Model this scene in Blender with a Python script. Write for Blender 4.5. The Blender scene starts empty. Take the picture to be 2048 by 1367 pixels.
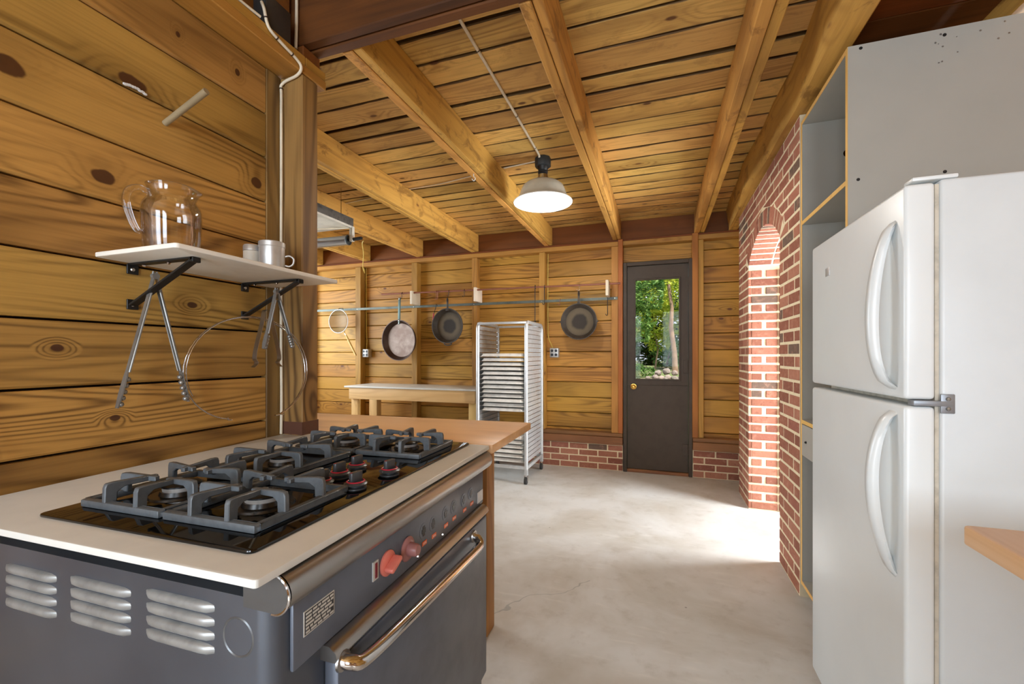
import bpy, bmesh, math, random
from mathutils import Vector, Matrix, Euler
random.seed(7)
R = math.radians
scene = bpy.context.scene
COL = scene.collection

# ------------------------------------------------------------------ camera
cam_d = bpy.data.cameras.new('camera'); cam = bpy.data.objects.new('camera', cam_d); COL.objects.link(cam)
cam.location = (0, 0, 1.21); cam.rotation_euler = (R(90), 0, R(18.955))
cam_d.sensor_width = 36; cam_d.lens = 856 / 2048 * 36; cam_d.shift_y = 26.5 / 2048
cam_d.clip_start = .02
scene.camera = cam
scene.view_settings.view_transform = 'Standard'; scene.view_settings.look = 'None'
scene.view_settings.gamma = 1; scene.view_settings.use_curve_mapping = False
scene.view_settings.exposure = 0.34
cy = scene.cycles; cy.max_bounces = 6; cy.diffuse_bounces = 4; cy.glossy_bounces = 2; cy.transmission_bounces = 4; cy.transparent_max_bounces = 12
cy.caustics_reflective = False; cy.caustics_refractive = False; cy.use_adaptive_sampling = True; cy.adaptive_threshold = .045; cy.sample_clamp_indirect = 6

# ------------------------------------------------------------------ sky, sun, daylight
w = bpy.data.worlds.new('sky'); scene.world = w; w.use_nodes = True
bg = w.node_tree.nodes['Background']; bg.inputs[0].default_value = (.80, .90, 1.0, 1); bg.inputs[1].default_value = 1.1
def light(name, kind, loc, rot, energy, color=(1, 1, 1), size=None, size_y=None, radius=None, spread=None):
    d = bpy.data.lights.new(name, kind); d.energy = energy; d.color = color
    if size: d.shape = 'RECTANGLE'; d.size = size; d.size_y = size_y or size
    if radius is not None: d.shadow_soft_size = radius
    if spread: d.spread = R(spread)
    o = bpy.data.objects.new(name, d); COL.objects.link(o); o.location = loc; o.rotation_euler = rot
    return o
sun = light('sun', 'SUN', (0, 0, 20), (R(38), 0, R(24)), 5.5, (1, .95, .85)); sun.data.angle = R(1)
# area lights added in invented, unseen openings to supply daylight
light('added_rear_door_light', 'AREA', (-.95, -2.36, 1.2), (R(90), 0, 0), 60, (.78, .89, 1), 1.0, 2.1)
light('added_rear_window_light', 'AREA', (.65, -2.36, 1.62), (R(90), 0, 0), 50, (.78, .89, 1), 1.1, 1.4)
light('added_side_window_light', 'AREA', (2.17, 3.245, 1.05), (R(90), 0, R(90)), 140, (.88, .95, 1), .80, 1.7)
light('added_left_window_light', 'AREA', (-5.06, 3.0, 1.65), (R(90), 0, R(-90)), 84, (.84, .93, 1), 2.2, 1.2)

# ------------------------------------------------------------------ material helpers
def lin(c):
    f = lambda v: v / 12.92 if v <= .04045 else ((v + .055) / 1.055) ** 2.4
    return tuple(f(v / 255) for v in c[:3]) + (1,)
MATS = {}
class NT:
    def __init__(s, name):
        s.m = bpy.data.materials.new(name); s.m.use_nodes = True; s.t = s.m.node_tree; s.t.nodes.clear()
        s.out = s.n('ShaderNodeOutputMaterial'); s.b = s.n('ShaderNodeBsdfPrincipled'); s.l(s.b.outputs[0], s.out.inputs[0])
        MATS[name] = s.m
    def n(s, typ, **kw):
        nd = s.t.nodes.new(typ)
        for k, v in kw.items(): setattr(nd, k, v)
        return nd
    def l(s, a, b): s.t.links.new(a, b)
    def put(s, inp, v):
        if isinstance(v, bpy.types.NodeSocket): s.l(v, inp)
        else: inp.default_value = v
    def math(s, op, a, b=0., c=None, clamp=False):
        nd = s.n('ShaderNodeMath', operation=op, use_clamp=clamp); s.put(nd.inputs[0], a); s.put(nd.inputs[1], b)
        if c is not None: s.put(nd.inputs[2], c)
        return nd.outputs[0]
    def vec(s, op, a, b=(0, 0, 0)):
        nd = s.n('ShaderNodeVectorMath', operation=op); s.put(nd.inputs[0], a); s.put(nd.inputs[1], b)
        return nd.outputs['Value' if op in ('LENGTH', 'DISTANCE', 'DOT_PRODUCT') else 'Vector']
    def pos(s): return s.n('ShaderNodeNewGeometry').outputs['Position']
    def rnd(s): return s.n('ShaderNodeObjectInfo').outputs['Random']
    def noise(s, v, scale, detail=2., rough=.5, dist=0.):
        nd = s.n('ShaderNodeTexNoise'); s.put(nd.inputs['Vector'], v); nd.inputs['Scale'].default_value = scale
        nd.inputs['Detail'].default_value = detail; nd.inputs['Roughness'].default_value = rough; nd.inputs['Distortion'].default_value = dist
        return nd.outputs['Fac']
    def mix(s, f, a, b, blend='MIX'):
        nd = s.n('ShaderNodeMix', data_type='RGBA', blend_type=blend); s.put(nd.inputs[0], f); s.put(nd.inputs[6], a); s.put(nd.inputs[7], b)
        return nd.outputs[2]
    def step(s, v, lo, hi):
        nd = s.n('ShaderNodeMapRange', interpolation_type='SMOOTHSTEP'); s.put(nd.inputs[0], v)
        nd.inputs[1].default_value = lo; nd.inputs[2].default_value = hi
        return nd.outputs[0]
    def bump(s, h, strength=.3, dist=.002):
        nd = s.n('ShaderNodeBump'); s.put(nd.inputs['Height'], h); nd.inputs['Strength'].default_value = strength
        nd.inputs['Distance'].default_value = dist; s.l(nd.outputs[0], s.b.inputs['Normal'])
    def set(s, color=None, rough=None, metal=None, spec=None):
        if color is not None: s.put(s.b.inputs['Base Color'], color)
        if rough is not None: s.put(s.b.inputs['Roughness'], rough)
        if metal is not None: s.put(s.b.inputs['Metallic'], metal)
        if spec is not None: s.put(s.b.inputs['Specular IOR Level'], spec)

def paint(name, c, rough=.5, metal=0., var=.10, scale=9., spec=.5, c2=None, bump=0.):
    t = NT(name); p = t.pos(); n = t.noise(p, scale, 4, .6)
    c2 = lin(c2) if c2 else tuple(v * (1 - 2.2 * var) for v in lin(c)[:3]) + (1,)
    t.set(t.mix(t.step(n, .38, .75), lin(c), c2), t.math('ADD', rough - .06, t.math('MULTIPLY', n, .12)), metal, spec)
    if bump: t.bump(t.noise(p, 90, 3), bump)
    return t.m

def wood(name, light_c, dark_c, axis='X', ring=80., knot_c=(70, 38, 22), rough=.55, knots=(), kn=.5, vary=.30, contrast=.75, fine=.5, blotch=None, spec=.35, flat=None, mottle=0., wane=None):
    t = NT(name); p0 = t.pos(); r = t.rnd()
    off = t.n('ShaderNodeCombineXYZ')
    for i, k in enumerate((37.7, 91.3, 53.1)): t.put(off.inputs[i], t.math('MULTIPLY', r, k))
    p = t.vec('ADD', p0, off.outputs[0])
    sc = lambda a, b: {'X': (a, b, b), 'Y': (b, a, b), 'Z': (b, b, a)}[axis]
    n1 = t.noise(t.vec('MULTIPLY', p, sc(.55, 5.5)), 1., 1.5, .45)
    vo = t.n('ShaderNodeTexVoronoi', feature='F1'); kp = t.vec('MULTIPLY', p, sc(2.6, 5.2))
    if flat is not None:      # knots of boards are laid out on the board's face
        vo.voronoi_dimensions = '2D'; sx = t.n('ShaderNodeSeparateXYZ'); t.l(kp, sx.inputs[0]); cx_ = t.n('ShaderNodeCombineXYZ')
        for i, j in enumerate([q for q in range(3) if q != flat]): t.l(sx.outputs[j], cx_.inputs[i])
        kp = cx_.outputs[0]
    t.put(vo.inputs['Vector'], kp); vo.inputs['Scale'].default_value = 1
    sep = t.n('ShaderNodeSeparateColor'); t.l(vo.outputs['Color'], sep.inputs[0])
    has = t.math('GREATER_THAN', sep.outputs[0], 1 - kn)
    vd = vo.outputs['Distance']
    kmask = t.math('MULTIPLY', has, t.math('SUBTRACT', 1, t.step(vd, .035, .085)))
    halo = t.math('MULTIPLY', has, t.math('SUBTRACT', 1, t.step(vd, .0, .42)))
    kwob = t.math('MULTIPLY', t.math('SUBTRACT', t.noise(p0, 35, 2), .5), .5) if knots else None
    for (a, b, ra, rb) in knots:       # knots that belong to particular boards of the left wall (y, z)
        q = t.vec('MULTIPLY', t.vec('SUBTRACT', p0, (0, a, b)), (0, 1 / ra, 1 / rb)); dd = t.vec('LENGTH', q)
        wob = t.math('ADD', dd, kwob)
        kmask = t.math('MAXIMUM', kmask, t.math('SUBTRACT', 1, t.step(wob, .80, 1.08)))
        halo = t.math('MAXIMUM', halo, t.math('SUBTRACT', 1, t.step(dd, .6, 4.0)))
    n2 = t.math('ADD', n1, t.math('MULTIPLY', halo, .13))
    rings = t.math('ADD', t.math('MULTIPLY', t.math('SINE', t.math('MULTIPLY', n2, ring)), .5), .5)
    rings = t.math('POWER', rings, 2.2)
    fn = t.noise(t.vec('MULTIPLY', p, sc(3.5, 150)), 1., 2, .6)
    bl = t.noise(t.vec('MULTIPLY', p, sc(.9, 2.5)), 1., 3, .55)
    amp = t.step(t.noise(t.vec('MULTIPLY', p, sc(.7, 4)), 1.3, 1), .25, .7)
    f = t.math('ADD', t.math('MULTIPLY', t.math('MULTIPLY', rings, amp), contrast), t.math('MULTIPLY', t.math('SUBTRACT', fn, .45), fine), clamp=True)
    col = t.mix(f, lin(light_c), lin(dark_c))
    col = t.mix(t.math('MULTIPLY', t.step(bl, .48, .72), .55), col, lin(blotch or dark_c))
    if mottle:
        mo = t.noise(t.vec('MULTIPLY', p, sc(5, 9)), 1., 5, .7, .6)
        col = t.mix(t.math('MULTIPLY', t.step(mo, .53, .66), mottle), col, lin(blotch or dark_c))
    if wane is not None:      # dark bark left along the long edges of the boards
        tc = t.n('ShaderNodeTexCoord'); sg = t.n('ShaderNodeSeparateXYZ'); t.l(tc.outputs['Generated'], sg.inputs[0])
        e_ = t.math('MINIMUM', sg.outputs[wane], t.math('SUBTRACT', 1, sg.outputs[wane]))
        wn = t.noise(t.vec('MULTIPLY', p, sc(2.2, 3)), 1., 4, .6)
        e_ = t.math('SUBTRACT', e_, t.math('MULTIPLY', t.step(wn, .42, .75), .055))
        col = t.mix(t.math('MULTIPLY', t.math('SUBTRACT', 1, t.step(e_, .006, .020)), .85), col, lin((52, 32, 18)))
    hs = t.n('ShaderNodeHueSaturation'); t.l(col, hs.inputs['Color'])
    t.put(hs.inputs['Value'], t.math('ADD', 1 - vary / 2, t.math('MULTIPLY', r, vary)))
    t.put(hs.inputs['Hue'], t.math('ADD', .492, t.math('MULTIPLY', t.math('FRACT', t.math('MULTIPLY', r, 7.31)), .016)))
    col = t.mix(t.math('MULTIPLY', halo, .22), hs.outputs[0], lin(dark_c))
    kc = t.mix(t.noise(p, 60, 3), lin(knot_c), tuple(v * 1.45 for v in lin(knot_c)[:3]) + (1,))
    col = t.mix(t.math('MULTIPLY', kmask, .93), col, kc)
    t.set(col, t.math('ADD', rough - .08, t.math('MULTIPLY', fn, .16)), 0, spec)
    t.bump(fn, .12, .002)
    return t.m

def emit(name, c, strength):
    t = NT(name); t.set(lin(c)); t.b.inputs['Emission Color'].default_value = lin(c); t.b.inputs['Emission Strength'].default_value = strength
    return t.m
def clear(name, tint=(1, 1, 1), base=.02, edge=.55, rough=.02):
    t = NT(name); tr = t.n('ShaderNodeBsdfTransparent'); tr.inputs[0].default_value = (*tint, 1)
    gl = t.n('ShaderNodeBsdfGlossy'); gl.inputs['Roughness'].default_value = rough; gl.inputs[0].default_value = (1, 1, 1, 1)
    fr = t.n('ShaderNodeFresnel'); fr.inputs[0].default_value = 1.5
    f = t.math('ADD', base, t.math('MULTIPLY', fr.outputs[0], edge), clamp=True)
    mx = t.n('ShaderNodeMixShader'); t.l(f, mx.inputs[0]); t.l(tr.outputs[0], mx.inputs[1]); t.l(gl.outputs[0], mx.inputs[2]); t.l(mx.outputs[0], t.out.inputs[0])
    return t.m

# woods
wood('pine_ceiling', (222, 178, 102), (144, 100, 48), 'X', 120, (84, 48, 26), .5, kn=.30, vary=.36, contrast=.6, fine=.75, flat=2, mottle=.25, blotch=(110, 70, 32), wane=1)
wood('pine_joist', (212, 160, 80), (140, 92, 38), 'Y', 60, (120, 72, 36), .55, kn=.2, vary=.22, contrast=.45, blotch=(104, 62, 26), mottle=.55)
wood('pine_header', (104, 62, 24), (58, 32, 12), 'X', 60, (60, 32, 20), .6, kn=.2, vary=.15, contrast=.5)
wood('pine_left_wall', (188, 144, 74), (88, 58, 24), 'Y', 135, (66, 36, 20), .42, kn=.0, vary=.24, contrast=.75, fine=.7,
     knots=((.544, 1.864, .030, .024), (.785, 1.972, .036, .018), (.720, 1.682, .026, .020), (1.175, 1.840, .022, .020), (.628, 1.228, .013, .009),
            (.948, 1.368, .016, .010), (.745, 1.041, .013, .008), (.905, 2.190, .007, .010), (1.10, 2.195, .010, .013)))
wood('pine_back_wall', (194, 144, 62), (116, 78, 28), 'X', 110, (86, 48, 24), .5, kn=.14, vary=.26, contrast=.65, fine=.6, flat=1)
wood('pine_stud', (188, 138, 64), (126, 86, 34), 'Z', 60, (100, 60, 30), .55, kn=.2, vary=.2, contrast=.5)
wood('orange_stud', (170, 104, 44), (126, 70, 26), 'Z', 50, (90, 48, 24), .55, kn=.1, vary=.1, contrast=.4)
wood('pine_post', (150, 118, 66), (80, 58, 32), 'Z', 85, (70, 42, 24), .5, kn=.25, vary=.1, contrast=.85)
wood('pine_plate', (182, 134, 62), (128, 84, 36), 'X', 60, (90, 50, 26), .55, kn=.2, vary=.15, contrast=.5)
wood('pine_plate_left', (176, 126, 56), (116, 76, 30), 'Y', 60, (90, 50, 26), .55, kn=.2, vary=.15, contrast=.5)
wood('rim_wood', (126, 72, 28), (76, 42, 16), 'X', 50, (60, 32, 20), .65, kn=.15, vary=.15, contrast=.45)
wood('sill_wood', (140, 94, 58), (92, 58, 36), 'X', 50, (70, 40, 26), .6, kn=.15, vary=.15, contrast=.45)
wood('bench_wood', (222, 184, 126), (190, 146, 90), 'X', 60, (130, 84, 48), .55, kn=.25, vary=.1, contrast=.45)
wood('bench_leg_wood', (222, 182, 118), (186, 140, 80), 'Z', 60, (130, 84, 48), .55, kn=.2, vary=.1, contrast=.45)
wood('counter_wood', (236, 186, 138), (204, 148, 100), 'X', 40, (110, 56, 36), .38, kn=.16, vary=.0, contrast=.35, blotch=(140, 72, 44))
wood('counter_edge_wood', (176, 118, 76), (140, 88, 52), 'Y', 40, (110, 60, 38), .4, kn=0, vary=.1, contrast=.3)
wood('butcher_block', (222, 182, 138), (196, 148, 100), 'Y', 60, (140, 90, 56), .4, kn=0, vary=.1, contrast=.4)
wood('leg_wood', (186, 136, 78), (134, 88, 46), 'Z', 70, (80, 46, 28), .55, kn=.4, vary=.05, contrast=.7)
wood('peg_wood', (150, 132, 104), (116, 98, 74), 'X', 40, (90, 70, 50), .6, kn=0, vary=.05, contrast=.3)
wood('white_block_wood', (226, 212, 190), (196, 180, 156), 'Z', 40, (160, 140, 110), .5, kn=0, vary=.1, contrast=.25)
wood('particle_edge', (226, 182, 104), (190, 144, 74), 'Z', 40, (150, 110, 60), .6, kn=0, vary=.1, contrast=.3)
wood('handle_wood', (232, 196, 130), (206, 160, 92), 'Z', 40, (150, 110, 60), .45, kn=0, vary=.1, contrast=.3)
# paints and metals
paint('dark_gap', (34, 22, 14), .95, spec=.05)
paint('door_paint', (72, 61, 50), .5, spec=.25, var=.06, scale=14, bump=.06)
paint('brass', (214, 168, 84), .25, 1.)
paint('white_laminate', (214, 212, 204), .42, var=.03, scale=3)
paint('white_counter', (216, 216, 211), .42, var=.04, scale=7)
paint('cabinet_grey', (172, 170, 162), .45, var=.03, scale=3)
paint('shelf_white', (240, 235, 224), .5, var=.05, scale=6)
paint('fridge_white', (222, 227, 228), .32, var=.02, scale=3)
paint('fridge_side', (208, 213, 215), .36, var=.03, scale=4, bump=.10)
paint('gasket', (196, 188, 172), .7, var=.14, scale=30)
paint('hinge_grey', (150, 154, 160), .4, .5)
paint('black_iron', (32, 30, 28), .5, .2)
paint('cast_grey', (92, 98, 103), .45, .1, var=.12, scale=60, bump=.15)
paint('glass_black', (8, 8, 9), .045, spec=.6, var=0)
paint('burner_black', (12, 12, 13), .28)
paint('burner_ring', (196, 190, 184), .4, .6)
paint('knob_grey', (62, 64, 68), .38)
paint('knob_red', (196, 44, 64), .35)
paint('range_grey', (100, 106, 118), .36, .25, var=.08, scale=12)
paint('range_side', (98, 100, 102), .28, .4, var=.10, scale=5)
paint('louver_metal', (158, 160, 160), .36, .4, var=.15, scale=20)
paint('stainless', (172, 170, 168), .30, 1., var=.02, scale=3)
paint('steel_dark', (150, 148, 144), .32, .6, var=.15, scale=14)
paint('chrome', (206, 202, 200), .12, 1., var=.04)
paint('aluminium', (204, 205, 205), .34, .5, var=.06, scale=25)
paint('pan_aluminium', (234, 232, 226), .36, .15, var=.10, scale=14)
paint('red_dial', (240, 134, 118), .4)
paint('rose_dial', (178, 122, 120), .35)
paint('orange_label', (244, 130, 88), .5)
paint('plate_dark', (52, 52, 54), .4)
paint('plate_light', (206, 206, 202), .5)
paint('indicator_red', (130, 30, 46), .4)
paint('copper_pipe', (150, 96, 76), .45, .4)
paint('flat_bar', (100, 106, 98), .5, .5, var=.15)
paint('pan_steel', (112, 88, 74), .42, .35, var=.3, scale=7, c2=(150, 132, 120))
paint('pan_steel_side', (84, 64, 54), .45, .6, var=.2)
paint('pan_handle_green', (84, 104, 100), .5, .5)
paint('skillet_iron', (66, 56, 46), .6, .1, var=.2, scale=16)
paint('outlet_metal', (196, 196, 194), .4, .5)
paint('outlet_black', (26, 28, 34), .4)
paint('cable_white', (226, 214, 190), .55)
paint('cable_yellow', (214, 186, 90), .55)
paint('cable_dark', (52, 36, 28), .5)
paint('box_grey', (70, 66, 62), .42, .4)
paint('box_dark', (44, 48, 50), .5)
paint('enamel_outer', (196, 190, 172), .25, .1, var=.05)
paint('enamel_inner', (244, 244, 240), .35, var=0)
paint('fixture_grey', (120, 122, 122), .45, .6, var=.2, scale=30)
paint('fixture_white', (226, 222, 210), .45)
paint('bark', (150, 122, 100), .9, var=.3, scale=6, c2=(96, 76, 62))
paint('stain_dark', (92, 58, 44), .5)
paint('rubber', (48, 46, 44), .6)
paint('paper_white', (224, 226, 228), .6)
clear('window_glass', base=.0, edge=.12)
clear('jug_glass', (.995, .99, .98), base=.012, edge=.6, rough=.03)
emit('bulb_glow', (255, 250, 240), 14.)

def special():
    # concrete floor
    t = NT('concrete'); p = t.pos(); a = t.noise(p, 1.3, 5, .6, .4); b = t.noise(p, 9, 5, .65); c = t.noise(t.vec('MULTIPLY', p, (1, 5, 1)), 5, 3)
    col = t.mix(t.step(a, .35, .72), lin((205, 203, 199)), lin((176, 168, 155)))
    col = t.mix(t.math('MULTIPLY', t.step(b, .5, .78), .35), col, lin((150, 138, 122)))
    col = t.mix(t.math('MULTIPLY', t.step(c, .58, .75), .25), col, lin((224, 220, 212)))
    sp = t.n('ShaderNodeTexVoronoi'); t.put(sp.inputs['Vector'], p); sp.inputs['Scale'].default_value = 7
    sr = t.n('ShaderNodeSeparateColor'); t.l(sp.outputs['Color'], sr.inputs[0])
    spot = t.math('MULTIPLY', t.math('GREATER_THAN', sr.outputs[0], .80), t.math('SUBTRACT', 1, t.step(sp.outputs['Distance'], .02, .055)))
    col = t.mix(t.math('MULTIPLY', spot, .6), col, lin((90, 80, 72)))
    # one meandering hairline crack
    s = t.n('ShaderNodeSeparateXYZ'); t.l(p, s.inputs[0])
    wob = t.math('MULTIPLY', t.math('SUBTRACT', t.noise(p, 4, 3), .5), .35)
    line = t.math('ABSOLUTE', t.math('SUBTRACT', t.math('ADD', s.outputs[1], wob), t.math('ADD', 2.62, t.math('MULTIPLY', s.outputs[0], 1.0))))
    crack = t.math('MULTIPLY', t.math('SUBTRACT', 1, t.step(line, .002, .006)), t.math('MULTIPLY', t.math('LESS_THAN', s.outputs[0], -.35), t.math('GREATER_THAN', s.outputs[0], -1.3)))
    col = t.mix(t.math('MULTIPLY', crack, .45), col, lin((110, 112, 112)))
    t.set(col, t.math('ADD', .42, t.math('MULTIPLY', b, .25)), 0, .4); t.bump(b, .10, .003)
    # bricks
    t = NT('brick'); p = t.pos(); r = t.rnd()
    rp = t.n('ShaderNodeValToRGB'); t.l(r, rp.inputs[0]); e = rp.color_ramp.elements; rp.color_ramp.interpolation = 'CONSTANT'
    cols = [(0, (154, 100, 80)), (.2, (164, 108, 88)), (.4, (144, 92, 74)), (.58, (170, 116, 94)), (.74, (136, 86, 70)), (.88, (110, 90, 78)), (.94, (152, 96, 80))]
    e[0].position, e[0].color = 0, lin(cols[0][1]); e[1].position, e[1].color = cols[1][0], lin(cols[1][1])
    for q, cc in cols[2:]: x = e.new(q); x.color = lin(cc)
    n = t.noise(p, 26, 5, .65)
    col = t.mix(t.math('MULTIPLY', t.step(n, .48, .75), .5), rp.outputs[0], lin((190, 140, 118)))
    col = t.mix(t.math('MULTIPLY', t.step(t.noise(p, 60, 3), .56, .72), .4), col, lin((100, 60, 50)))
    t.set(col, .85, 0, .2); t.bump(t.noise(p, 70, 4), .5, .003)
    t = NT('mortar'); p = t.pos(); t.set(t.mix(t.noise(p, 30, 4), lin((236, 222, 190)), lin((210, 194, 160))), .9, 0, .2); t.bump(t.noise(p, 80, 3), .5, .003)
    # skillet interior: worn paler ring round a dark seasoned middle (object space, radius)
    t = NT('skillet_inner'); tc = t.n('ShaderNodeTexCoord'); q = t.vec('MULTIPLY', tc.outputs['Object'], (1, 1, 0)); d = t.vec('LENGTH', q)
    d = t.math('ADD', d, t.math('MULTIPLY', t.math('SUBTRACT', t.noise(t.pos(), 18, 4), .5), .03))
    col = t.mix(t.step(d, .065, .10), lin((52, 46, 40)), lin((98, 86, 68))); col = t.mix(t.step(d, .110, .17), col, lin((72, 62, 50)))
    t.set(col, .62, .0, .25)
    # leaves, three tones by object random + translucency
    for nm, c1, c2 in (('leaf_bright', (140, 166, 50), (206, 208, 80)), ('leaf_mid', (70, 116, 48), (138, 168, 92)), ('leaf_dark', (36, 64, 30), (72, 104, 46)), ('moss', (110, 122, 62), (160, 158, 92))):
        t = NT(nm); p = t.pos(); c = t.mix(t.step(t.noise(p, 5, 4), .35, .65), lin(c1), lin(c2)); t.set(c, .55, 0, .3)
        tr = t.n('ShaderNodeBsdfTranslucent'); t.l(c, tr.inputs[0]); mx = t.n('ShaderNodeMixShader'); mx.inputs[0].default_value = .35
        t.l(t.b.outputs[0], mx.inputs[1]); t.l(tr.outputs[0], mx.inputs[2]); t.l(mx.outputs[0], t.out.inputs[0])
    t = NT('stone'); p = t.pos(); r = t.rnd(); c = t.mix(r, lin((150, 140, 130)), lin((186, 160, 146))); t.set(t.mix(t.noise(p, 8, 5), c, lin((110, 100, 94))), .9)
    t = NT('earth'); p = t.pos(); t.set(t.mix(t.step(t.noise(p, 2.2, 5), .4, .6), lin((120, 112, 84)), lin((104, 124, 62))), .95)
    # sieve mesh
    t = NT('wire_mesh'); tr = t.n('ShaderNodeBsdfTransparent'); mx = t.n('ShaderNodeMixShader'); mx.inputs[0].default_value = .62
    t.set(lin((104, 90, 66)), .5, .3); t.l(tr.outputs[0], mx.inputs[1]); t.l(t.b.outputs[0], mx.inputs[2]); t.l(mx.outputs[0], t.out.inputs[0])
    # range side: grey metal with a few white paint specks
    t = NT('range_side_flecked'); p = t.pos(); n = t.noise(p, 5, 4); v = t.n('ShaderNodeTexVoronoi'); t.put(v.inputs['Vector'], p); v.inputs['Scale'].default_value = 16
    sr = t.n('ShaderNodeSeparateColor'); t.l(v.outputs['Color'], sr.inputs[0])
    fl = t.math('MULTIPLY', t.math('GREATER_THAN', sr.outputs[1], .80), t.math('SUBTRACT', 1, t.step(v.outputs['Distance'], .05, .09)))
    t.set(t.mix(fl, t.mix(n, lin((74, 80, 91)), lin((100, 106, 116))), lin((226, 226, 222))), t.math('ADD', .24, t.math('MULTIPLY', n, .16)), t.math('SUBTRACT', .5, t.math('MULTIPLY', fl, .5)), .6)
special()
def M(n): return MATS[n]

# ------------------------------------------------------------------ mesh helpers
class MB:
    def __init__(s): s.v = []; s.f = []
    def add(s, vs, fs):
        o = len(s.v); s.v += [tuple(q) for q in vs]; s.f += [tuple(i + o for i in q) for q in fs]; return s
    def box(s, x0, x1, y0, y1, z0, z1, T=None):
        vs = [Vector((x, y, z)) for z in (z0, z1) for y in (y0, y1) for x in (x0, x1)]
        if T is not None: vs = [T @ q for q in vs]
        return s.add(vs, [(0, 2, 3, 1), (4, 5, 7, 6), (0, 1, 5, 4), (2, 6, 7, 3), (0, 4, 6, 2), (1, 3, 7, 5)])
    def prism(s, poly, h0, h1, axis='Z', T=None):   # poly in the other two axes, CCW seen from +axis
        n = len(poly)
        mk = {'Z': lambda a, b, h: (a, b, h), 'X': lambda a, b, h: (h, a, b), 'Y': lambda a, b, h: (b, h, a)}[axis]
        vs = [Vector(mk(a, b, h)) for h in (h0, h1) for a, b in poly]
        if T is not None: vs = [T @ q for q in vs]
        return s.add(vs, [tuple(range(n - 1, -1, -1)), tuple(range(n, 2 * n))] + [(i, (i + 1) % n, n + (i + 1) % n, n + i) for i in range(n)])
    def tube(s, pts, r, n=8, closed=False, rs=None, cap=True):
        pts = [Vector(q) for q in pts]; m = len(pts); rings = []
        t0 = (pts[1] - pts[0]).normalized(); up = Vector((0, 0, 1)) if abs(t0.z) < .9 else Vector((1, 0, 0))
        u = t0.cross(up).normalized()
        for i in range(m):
            a = pts[(i - 1) % m] if (closed or i) else pts[0]; b = pts[(i + 1) % m] if (closed or i < m - 1) else pts[-1]
            t = (b - a).normalized(); u = (u - t * u.dot(t)).normalized(); v = t.cross(u)
            rr = rs[i] if rs else r
            rings.append([pts[i] + (u * math.cos(k * 2 * math.pi / n) + v * math.sin(k * 2 * math.pi / n)) * rr for k in range(n)])
        vs = [q for g in rings for q in g]; fs = []
        for i in range(m if closed else m - 1):
            j = (i + 1) % m
            fs += [(i * n + k, i * n + (k + 1) % n, j * n + (k + 1) % n, j * n + k) for k in range(n)]
        if cap and not closed: fs += [tuple(range(n - 1, -1, -1)), tuple((m - 1) * n + k for k in range(n))]
        return s.add(vs, fs)
    def cyl(s, p0, p1, r, n=16, r2=None): return s.tube([p0, p1], r, n, rs=[r, r2 if r2 is not None else r])
    def lathe(s, prof, n=32, T=None, closed=False):   # (r, z) profile about local z
        vs = []; m = len(prof)
        for r, z in prof: vs += [Vector((r * math.cos(2 * math.pi * k / n), r * math.sin(2 * math.pi * k / n), z)) for k in range(n)]
        if T is not None: vs = [T @ q for q in vs]
        fs = [(i * n + k, i * n + (k + 1) % n, ((i + 1) % m) * n + (k + 1) % n, ((i + 1) % m) * n + k) for i in range(m if closed else m - 1) for k in range(n)]
        return s.add(vs, fs)
    def sphere(s, c, r, n=12, sc=(1, 1, 1)):
        c = Vector(c); m = n // 2; vs = []; fs = []
        for i in range(m + 1):
            a = math.pi * i / m
            vs += [c + Vector((math.sin(a) * math.cos(2 * math.pi * k / n) * sc[0], math.sin(a) * math.sin(2 * math.pi * k / n) * sc[1], math.cos(a) * sc[2])) * r for k in range(n)]
        fs = [(i * n + k, (i + 1) * n + k, (i + 1) * n + (k + 1) % n, i * n + (k + 1) % n) for i in range(m) for k in range(n)]
        return s.add(vs, fs)
    def mesh(s, name, mat, bevel=0., smooth=None, seg=2, weld=True):
        me = bpy.data.meshes.new(name); me.from_pydata(s.v, [], s.f)
        bm = bmesh.new(); bm.from_mesh(me)
        if weld: bmesh.ops.remove_doubles(bm, verts=bm.verts, dist=1e-6)
        bmesh.ops.recalc_face_normals(bm, faces=bm.faces)
        if bevel:
            es = [e for e in bm.edges if len(e.link_faces) == 2 and e.calc_face_angle(0) > R(30)]
            bmesh.ops.bevel(bm, geom=es, offset=bevel, segments=seg, affect='EDGES', profile=.5, clamp_overlap=True)
        bm.to_mesh(me); bm.free()
        if smooth is None: smooth = 40 if not bevel else 35
        if smooth:
            for p in me.polygons: p.use_smooth = True
            me.set_sharp_from_angle(angle=R(smooth))
        if mat: me.materials.append(M(mat))
        return me
    def build(s, name, mat, parent=None, **kw): return place(name, s.mesh(name, mat, **kw), parent)
def place(name, me, parent=None, loc=(0, 0, 0), rot=None):
    o = bpy.data.objects.new(name, me); COL.objects.link(o); o.location = loc
    if rot: o.rotation_euler = rot
    if parent: o.parent = parent
    return o
def tag(o, label, cat, group=None):
    o['label'] = label; o['category'] = cat
    if group: o['group'] = group
    return o
def thing(name, label, cat, loc=(0, 0, 0), rz=0., group=None, rot=None):
    o = bpy.data.objects.new(name, None); COL.objects.link(o); o.location = loc; o.rotation_euler = rot or (0, 0, rz); o.empty_display_size = .05
    return tag(o, label, cat, group)
def struct(o, label=None):
    o['kind'] = 'structure'
    if label: o['label'] = label
    return o
def box(*a): return MB().box(*a)
def arc(cx, cy, r, a0, a1, n): return [(cx + r * math.cos(R(a0 + (a1 - a0) * i / n)), cy + r * math.sin(R(a0 + (a1 - a0) * i / n))) for i in range(n + 1)]
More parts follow.
